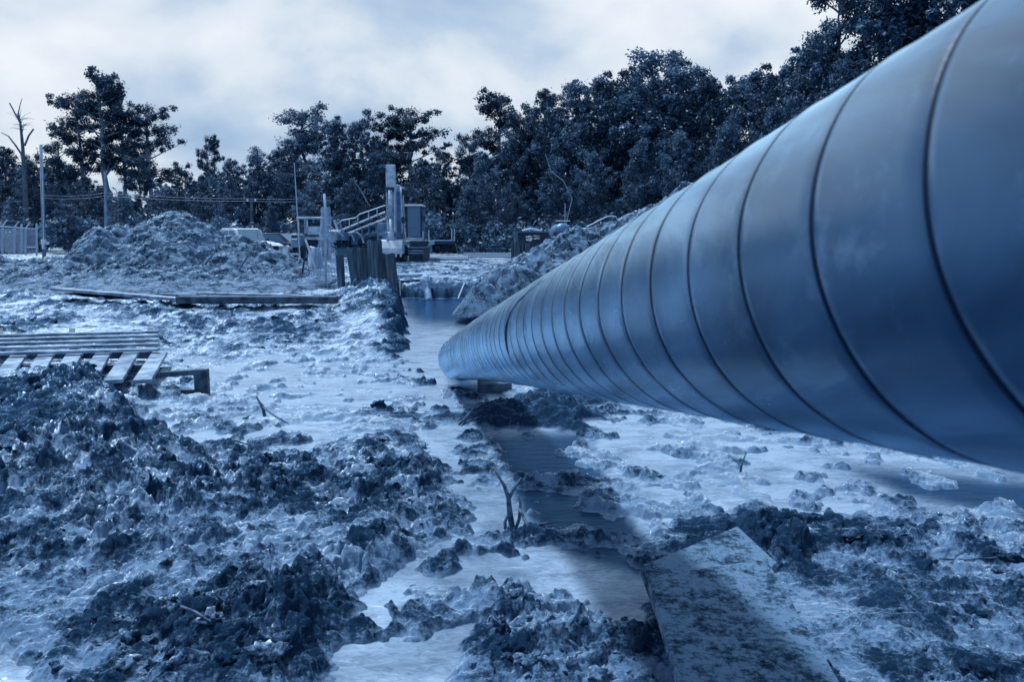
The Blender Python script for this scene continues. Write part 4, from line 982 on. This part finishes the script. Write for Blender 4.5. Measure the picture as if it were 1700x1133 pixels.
# hose and stick on the far wall of the pit
def pit_bits():
    pts = [Q(706, 458, 25.6), Q(707, 464, 25.1), Q(709, 480, 24.9), Q(712, 498, 24.6)]
    mb = MB(); n = 44
    for i in range(n):
        t = i/(n-1)*3; k = min(int(t), 2); p = pts[k].lerp(pts[k+1], t-k); pts2 = (p, p+Vector((0,0,-.012)))
        mb.tube([p+Vector((0,0,.008)), p, p-Vector((0,0,.008))], [.10, .125, .10] , 10)
    mb.tube(pts, .10, 10)
    tag(mb.build('ribbed_hose', M['hose'], None), 'pale ribbed hose hanging down the far wall of the pit', 'hose')
    tag(MB().tube([Q(771, 470, 24.5), Q(760.5, 496, 23.9)], .022, 6).build('marker_stake', M['galv'], None), 'thin pale stake leaning against the far wall of the pit', 'stake')
    tag(MB().tube([Q(663, 456, 23.9), Q(665, 497, 23.6)], .012, 5).build('hanging_cable', M['galv'], None), 'thin cable hanging into the pit beside the last leaning pile', 'cable')
    tag(MB().tube([Q(334,448,24.6), Q(365,407,24.8)], [.03,.015], 6).build('loose_branch', M['twig'], None), 'dark stick poking out of the right side of the big clay heap', 'stick')
    tag(MB().tube([Q(396,449,24.0), Q(423,408,24.4)], [.03,.025], 6).build('stake', M['twig'], None), 'dark stake slanting up in front of the pale round-topped tank', 'stake')
pit_bits()

# twigs in the foreground
def branch(name, label, pts, r, m='twig', subs=()):
    root = empty(name, pts[0], 0, label, 'twig'); o = Vector(pts[0])
    MB().tube([Vector(p)-o for p in pts], r, 7).build('stem', M[m], root, True)
    for sp_, sr in subs: MB().tube([Vector(p)-o for p in sp_], sr, 6).build('shoot', M[m], root, True)
yb = at(868, 880, WL).y
def q(u, v, d=0): return Q(u, v, yb+d)
branch('root_snag', 'forked muddy root sticking up out of the slurry in the middle foreground', [q(852,888), q(846,850), q(844,826), q(836,805), q(822,782)], [.022,.02,.016,.011,.006], subs=(
    ([q(845,828), q(853,812), q(866,794)], [.014,.011,.007]), ([q(853,888,.02), q(862,862), q(864,838), q(860,822)], [.012,.012,.01,.006]),
    ([q(840,885,-.05), q(838,868), q(845,850)], [.013,.012,.01]), ([q(862,845), q(874,870,-.1), q(884,895,-.2), q(889,918,-.3), q(884,936,-.35)], [.010,.013,.016,.017,.01]),
    ([q(880,874,-.05), q(905,870,-.1), q(924,866,-.1)], [.006,.010,.006])))
yb = at(1230, 782, -.45).y
branch('broken_twig', 'small upright twig stuck in the mud below the pipe', [q(1229,784), q(1232,770), q(1238,754)], [.010,.008,.004], subs=(([q(1231,778), q(1224,770)], [.006,.003]),))
yb = at(440, 690, -.45).y
branch('broken_stick', 'bent dark stick rising from the mud right of the pallet', [q(440,692), q(436,676), q(425,658)], [.02,.018,.01], subs=(([q(436,676,-.05), q(455,690,-.2), q(480,705,-.4)], [.012,.012,.006]),))
yb = at(780, 705, -.42).y
branch('reed_stalks', 'thin stalks leaning on the dark mound below the pipe end', [q(762,706,-.1), q(775,692), q(788,676), q(796,655,.05)], [.012,.012,.01,.005], subs=(([q(768,706,-.1), q(782,688), q(791,668)], [.01,.009,.005]), ([q(765,708,-.1), q(790,695), q(800,690)], [.008,.007,.004])))
for i, (u, v, du, dv, lab) in enumerate(((600,868,60,-8,'thin twig lying across the mud left of the slurry channel'), (1210,930,-26,20,'short twig lying beside the far corner of the wide board'),
        (360,735,55,-12,'pale thin twig lying on the smooth mud below the pallet'), (300,1010,50,26,'dark twig lying in the churned mud at bottom left'), (640,1032,70,-14,'twig reaching from the dark clods toward the slurry channel'), (1540,905,120,4,'thin stick lying on the mud at the right side'), (1490,690,0,0,''))):
    if not lab: continue
    z = -.36; a = at(u, v, z); b = at(u+du, v+dv, z); c = (a+b)/2+Vector((0,0,.03))
    hs = ground_h(np.array([a.x, c.x, b.x]), np.array([a.y, c.y, b.y]))[0]
    a.z, c.z, b.z = [float(h)+.02 for h in hs]
    ob = MB().tube([a, c, b], [.005,.008,.004], 6).build('twig', M['twig'], None, True); tag(ob, lab, 'twig')

# ------------------------------------------------------------------ trees
def leafcloud(centers, radii, counts, size, flat=1.0, seed=0, shell=.55, droop=0.0):
    r = np.random.default_rng(seed); Vs = []; rn = []
    for c, rad, n in zip(centers, radii, counts):
        d = r.normal(size=(n, 3)); d /= np.linalg.norm(d, axis=1)[:, None]
        rr = (shell+(1-shell)*r.random(n)**.6)*(1+.18*r.normal(size=n)); p = d*rr[:, None]*np.array([rad, rad, rad*flat]) + c
        p[:, 2] -= droop*rr*r.random(n)
        nrm = d*.7 + r.normal(size=(n, 3))*.55 + np.array([0, 0, .35]); nrm /= np.linalg.norm(nrm, axis=1)[:, None]
        t = np.cross(nrm, r.normal(size=(n, 3))); t /= np.linalg.norm(t, axis=1)[:, None]; b = np.cross(nrm, t)
        s = size*(.55+.9*r.random(n))[:, None]; asp = (.35+.35*r.random(n))[:, None]
        q_ = np.stack([p-t*s, p+b*s*asp+nrm*s*.12, p+t*s, p-b*s*asp+nrm*s*.12], 1); Vs.append(q_.reshape(-1, 3))
        cl = r.random(); rn.append(np.clip(.45*cl+.6*r.random(n)-.02, 0, 1))
    V = np.concatenate(Vs); F = np.arange(len(V)).reshape(-1, 4); return V, F, np.concatenate(rn)
def make_tree(kind, seed):
    """meshes for trunk and crown; unit tree of height 12 standing at the origin"""
    r = random.Random(seed); tr = MB(); H = 12.0; cen, rad, cnt = [], [], []
    def limb(a, b, r0, r1, wob=.25, n=5):
        pts = []; rs = []
        for i in range(n+1):
            t = i/n; p = a.lerp(b, t)+Vector((r.uniform(-1,1), r.uniform(-1,1), r.uniform(-.5,.5)))*wob*math.sin(math.pi*t)
            pts.append(p); rs.append(r0+(r1-r0)*t)
        tr.tube(pts, rs, 6); return pts
    if kind == 'pine':
        t = limb(Vector((0,0,-.3)), Vector((r.uniform(-.4,.4), r.uniform(-.3,.3), H-.4)), .24, .06, .12, 8)
        for k in range(36):
            f = (k+r.random())/36; z = 5.4+f*6.3; a = r.uniform(0, 6.28); L = (2.7*(1-.55*f)+.3)*r.uniform(.55,1.1)
            if z < 7.8 and r.random() < .5: continue
            base = Vector((0,0,z-.4)); tip = Vector((math.cos(a)*L, math.sin(a)*L, z+.45*L*r.uniform(-.6,1.0)))
            limb(base, tip, .06, .02, .12, 4)
            for q_ in (1.0, .72, .5):
                p = base.lerp(tip, q_)+Vector((r.uniform(-.3,.3), r.uniform(-.3,.3), .15))
                cen.append(p[:]); rad.append(r.uniform(.26,.58)); cnt.append(64)
        cen.append((0,0,H-.3)); rad.append(.6); cnt.append(120)
        V, F, rn = leafcloud(np.array(cen), rad, [int(c_*2.0) for c_ in cnt], .085, .9, seed, .05)
    elif kind == 'sparse':
        tp = Vector((r.uniform(-.6,.6), r.uniform(-.4,.4), H-.5)); limb(Vector((0,0,-.3)), tp, .2, .03, .35, 9)
        for k in range(34):
            f = r.random()**.7; z = 3.2+f*8.4; a = r.uniform(0, 6.28); L = r.uniform(.6,2.3)*(1.15-.55*f)
            base = Vector((tp.x*z/H, tp.y*z/H, z-.5)); tip = base+Vector((math.cos(a)*L, math.sin(a)*L, .5+.5*L*r.random()))
            limb(base, tip, .05, .012, .2, 4)
            for q_ in (1.0, .7): 
                p = base.lerp(tip, q_); cen.append(p[:]); rad.append(r.uniform(.3,.65)); cnt.append(85)
        V, F, rn = leafcloud(np.array(cen), rad, [int(c_*2.4) for c_ in cnt], .08, .8, seed, .2, .3)
    else:
        wide = {'oak': 1.0, 'round': .85, 'tall': .72}[kind]
        limb(Vector((0,0,-.3)), Vector((r.uniform(-.5,.5), 0, 8.5)), .26, .1, .3, 7)
        for k in range(30):
            f = (k+.5)/30; z = 1.3+f*9.6; prof = math.sin(math.pi*min(1, .18+.80*f)**.9)**.7
            a = k*2.4+r.uniform(-.5,.5); L = 2.9*wide*prof*r.uniform(.55,1.12)
            p = Vector((math.cos(a)*L, math.sin(a)*L, z+r.uniform(-.4,.4))); b = Vector((0,0,max(.8, z-1.8)))
            limb(b, p, .07, .02, .3, 4)
            R0 = r.uniform(.75,1.35)*(1-.35*f); cen.append(p[:]); rad.append(R0); cnt.append(int(120*R0*R0))
            for j in range(7):
                d = Vector((r.gauss(0,1), r.gauss(0,1), r.gauss(0,.8))).normalized()*R0*r.uniform(.75,1.5)
                cen.append((p+d)[:]); rad.append(R0*r.uniform(.22,.48)); cnt.append(int(40*R0*R0)+10)
        for k in range(4): cen.append((r.uniform(-.7,.7), r.uniform(-.7,.7), 10.6+.5*k*r.random())); rad.append(r.uniform(.4,.8)); cnt.append(110)
        cen.append((0,0,6)); rad.append(2.0*wide); cnt.append(500)
        V, F, rn = leafcloud(np.array(cen), rad, [int(c_*2.9) for c_ in cnt], .084, .8, seed, .12, .15)
    t = tr.build('trunk', M['bark'] if kind != 'pine' else M['bark_pale'], None)
    c = mesh_np('crown', V, F, M['needle' if kind == 'pine' else 'leaf'], None, False, {'rnd': ('FACE', rn)})
    tm, cm = t.data, c.data; bpy.data.objects.remove(t); bpy.data.objects.remove(c); return tm, cm
PROTO = {('oak',0): make_tree('oak',11), ('oak',1): make_tree('oak',12), ('round',0): make_tree('round',21), ('round',1): make_tree('round',22), ('tall',0): make_tree('tall',31), ('tall',1): make_tree('tall',32),
         ('pine',0): make_tree('pine',41), ('pine',1): make_tree('pine',43), ('sparse',0): make_tree('sparse',51), ('sparse',1): make_tree('sparse',52)}
random.seed(21)
def tree(u, vt, y, kind, wsc, label, group='trees along the edge of the wood'):
    top = Q(u, vt, y); H = top.z; names = {'pine': 'pine_tree', 'sparse': 'slender_tree'}
    root = empty(names.get(kind, 'broadleaf_tree'), (top.x, y, 0), random.uniform(0, 6.28), label, 'pine tree' if kind == 'pine' else 'tree', group)
    tm, cm = PROTO[(kind, random.randint(0, 1))]; s = H/11.6
    root.scale = (wsc*s, wsc*s, s)
    for nme, me in (('trunk', tm), ('crown', cm)):
        o = link(bpy.data.objects.new(nme, me)); o.parent = root
T = [
 (-60,225,72,'oak',1.1,'broad tree cut off by the left edge of the picture'),
 (5,242,70,'oak',1.0,'bushy tree behind the chain-link fence at far left'),
 (48,262,68,'round',1.0,'rounded tree between the fence and the pale meter pole'),
 (95,240,74,'sparse',1.2,'loose-leaved tree just right of the pale meter pole'),
 (124,168,80,'pine',1.0,'left-hand stem of the tall pine group at upper left'),
 (165,134,78,'pine',1.1,'tallest pine of the group at upper left'),
 (198,156,81,'pine',.9,'pine leaning close to the right side of the tallest pine'),
 (244,184,78,'pine',1.1,'flat-topped pine standing apart right of the tall pine group'),
 (230,262,74,'sparse',1.1,'ragged tree below the flat-topped pine'),
 (140,290,66,'oak',1.0,'dark tree at the foot of the tall pines'),
 (300,275,72,'oak',.9,'low tree right of the gap beside the flat-topped pine'),
 (345,233,78,'pine',.75,'small pine top standing above the low trees over the clay heap'),
 (382,262,72,'oak',.95,'bushy tree directly above the white pickup'),
 (425,250,73,'round',1.1,'rounded tree with two small crests above the pale tank'),
 (468,238,72,'oak',1.0,'dense tree behind the slim mast'),
 (510,176,76,'sparse',1.35,'tall open tree rising above the loader'),
 (556,196,72,'tall',1.25,'tall dense tree behind the draped net pole'),
 (600,190,71,'oak',.95,'large dark tree behind the drilling rig'),
 (642,208,74,'pine',1.0,'pine directly behind the raised boom'),
 (682,190,75,'pine',1.3,'broad pine right of the raised boom'),
 (735,246,72,'tall',1.0,'narrow tree right of the broad pine, above the flatbed trailer'),
 (770,228,73,'sparse',1.0,'pointed light tree in the dip of the tree line'),
 (700,262,68,'oak',.9,'mid-height tree filling the gap behind the excavator cab'),
 (828,166,74,'pine',1.15,'layered pine at the left end of the high right-hand wood'),
 (868,186,70,'sparse',1.1,'thin tree beside the layered pine'),
 (905,145,68,'oak',.95,'high tree above the dark marked tank'),
 (800,250,66,'oak',.85,'mid-height tree in front of the layered pine'),
 (955,130,67,'oak',.9,'big tree above the round tank trailer'),
 (1005,124,66,'tall',1.2,'dense tree above the hose loop'),
 (1048,108,65,'oak',.85,'tall tree above the crest of the spoil bank'),
 (1092,92,64,'sparse',1.3,'spiky tree with the highest crest in the middle of the right-hand wood'),
 (1135,104,62,'tall',1.2,'dense tree right of the spiky crest'),
 (1180,122,60,'round',1.0,'rounded tree over the middle of the pipe'),
 (1225,138,58,'oak',.8,'tree at the shallow dip above the pipe'),
 (1270,112,56,'tall',1.1,'tree right of the shallow dip above the pipe'),
 (1318,92,54,'oak',.8,'spreading tree where the wood climbs to the right'),
 (1362,62,52,'round',1.0,'tree left of the thin bare-stemmed one'),
 (1395,-30,50,'sparse',.9,'thin bare-stemmed tree standing clear at upper right'),
 (1450,-60,49,'oak',.8,'tall dark tree left of the top right corner'),
 (1520,-80,47,'sparse',1.2,'open-crowned tree meeting the pipe edge near the top'),
 (1590,-110,46,'tall',1.1,'tallest tree cut off above the pipe at top right'),
 (1680,-110,46,'oak',.8,'tree hidden mostly by the pipe at the right edge'),
 (1800,-90,48,'oak',.9,'tree beyond the right edge behind the pipe'),
 (-150,230,70,'oak',1.1,'tree beyond the left edge of the picture'),
]
for (u, vt, y, k, w, lab) in T: tree(u, vt, y, k, w, lab)
# lower, nearer belt
LOW = [(20,330,62,'round',1.3,'low shrubby tree behind the fence mesh'),(110,335,60,'oak',1.2,'low dark thicket tree right of the meter pole'),(205,325,62,'round',1.2,'low tree behind the left shoulder of the clay heap'),
 (270,318,64,'oak',1.3,'low tree above the top of the clay heap'),(335,322,63,'round',1.2,'low tree over the right slope of the clay heap'),(450,340,60,'round',.9,'pale conical bush-like tree left of the slim mast'),
 (520,300,64,'oak',1.1,'low tree behind the loader roof'),(580,300,62,'round',1.1,'low tree behind the rack of the drilling rig'),(720,318,64,'oak',1.2,'low tree above the flatbed trailer'),(780,310,62,'round',1.2,'low tree above the far road mats'),
 (850,300,60,'oak',1.0,'low tree above the upright sheet piles'),(925,262,60,'round',.9,'pale-barked low tree behind the tank trailer'),(985,250,58,'oak',.9,'low tree behind the pump skid'),(1060,240,57,'round',.9,'low tree touching the upper edge of the pipe'),
 (1130,220,55,'oak',.85,'low tree above the middle seam of the pipe'),(1210,200,53,'round',.9,'low tree with a pale drooping bough above the pipe'),(1290,170,50,'oak',.8,'low tree just above the pipe where it widens'),(1400,110,47,'round',.9,'low dark tree behind the pipe at upper right'),(1500,40,45,'oak',.8,'low tree pressed against the pipe edge at upper right')]
for (u, vt, y, k, w, lab) in LOW: tree(u, vt, y, k, w, lab, 'low trees at the foot of the wood')

def woodland():
    r = np.random.default_rng(5); cen, rad, cnt = [], [], []
    for k in range(520):      # dark depths of the wood behind the front trees, and the undergrowth at its foot
        u = r.uniform(-250, 1900); y = r.uniform(84, 92) if u < 800 else r.uniform(70, 80)
        sil = np.interp(u, [-250, 100, 215, 330, 480, 600, 760, 850, 1000, 1350, 1900], [270, 290, 345, 300, 270, 250, 285, 240, 170, 120, 0])
        v = r.uniform(sil, 405); p = Q(u, v, y); cen.append(p[:]); rad.append(r.uniform(1.2, 2.1)); cnt.append(150)
    V, F, rn = leafcloud(np.array(cen), rad, cnt, .34, .9, 3, .2)
    o = mesh_np('woodland', V, F, M['leaf'], None, False, {'rnd': ('FACE', rn*.7)}); tag(o, 'dense dark wood closing the view behind the front trees', 'woodland', kind='stuff')
    cen, rad, cnt = [], [], []
    for k in range(300):
        u = r.uniform(-250, 1500); y0 = np.interp(u, [-250, 700, 1000, 1500], [60, 61, 55, 45]); y = y0+r.uniform(-2, 5)
        if 430 < u < 560: y += 3
        p = Q(u, 0, y); h = r.uniform(.2, 2.3); cen.append((p.x, y, h)); rad.append(r.uniform(.5, 1.25)); cnt.append(130)
    V, F, rn = leafcloud(np.array(cen), rad, cnt, .15, .8, 4, .4)
    o = mesh_np('undergrowth', V, F, M['leaf'], None, False, {'rnd': ('FACE', rn)}); tag(o, 'tangled undergrowth along the foot of the wood', 'undergrowth', kind='stuff')
woodland()
def dead_tree():
    y = 66; b = Q(42, 400, y); root = empty('dead_tree', (b.x, y, 0), 0, 'bare dead tree with forked snags at the upper left', 'tree'); o = Vector(root.location)
    def L(u, v, d=0): return Q(u, v, y+d)-o
    MB().tube([L(48,415), L(42,330), L(38,245), L(34,205), L(30,190)], [.24,.2,.13,.09,.07], 8).build('trunk', M['bark'], root)
    r = random.Random(3)
    for pts, rr in (([L(34,205),L(25,188),L(16,171)], [.07,.06,.05]), ([L(41,242),L(48,225),L(56,214)], [.08,.07,.06]), ([L(40,262),L(25,240),L(14,226),L(2,220)], [.09,.07,.05,.03]), ([L(30,190),L(34,172),L(37,163)], [.05,.03,.02])):
        bo = MB().tube(pts, rr, 6).build('bough', M['bark'], root)
    for k in range(26):
        t = r.random(); a = L(32+t*6, 190+t*30); ang = r.uniform(-.3, 3.4); ln = r.uniform(.4,1.1)
        c = a+Vector((math.cos(ang)*ln, r.uniform(-.3,.3), abs(math.sin(ang))*ln*.9))
        MB().tube([a, (a+c)/2+Vector((0,0,.08)), c], [.025,.015,.008], 4).build('twig', M['bark_pale'], root)
dead_tree()
def snags():
    y = 56; 
    for i, (pts, lab) in enumerate((([(905,255),(915,285),(935,300),(950,330),(940,372)], 'pale bare stem bending down in front of the wood above the tank trailer'),
                                    ([(1212,160),(1225,175),(1240,185),(1250,205)], 'pale dead bough hanging in the wood above the pipe'),
                                    ([(588,300),(600,318),(612,340)], 'pale bare stem in the wood behind the drilling rig'))):
        ob = MB().tube([Q(u, v, y if i < 2 else 60) for u, v in pts]+([Q(938, 408, y)] if i == 0 else []), .032, 5).build('bare_stem', M['bark_pale'], None); tag(ob, lab, 'dead stem')
snags()
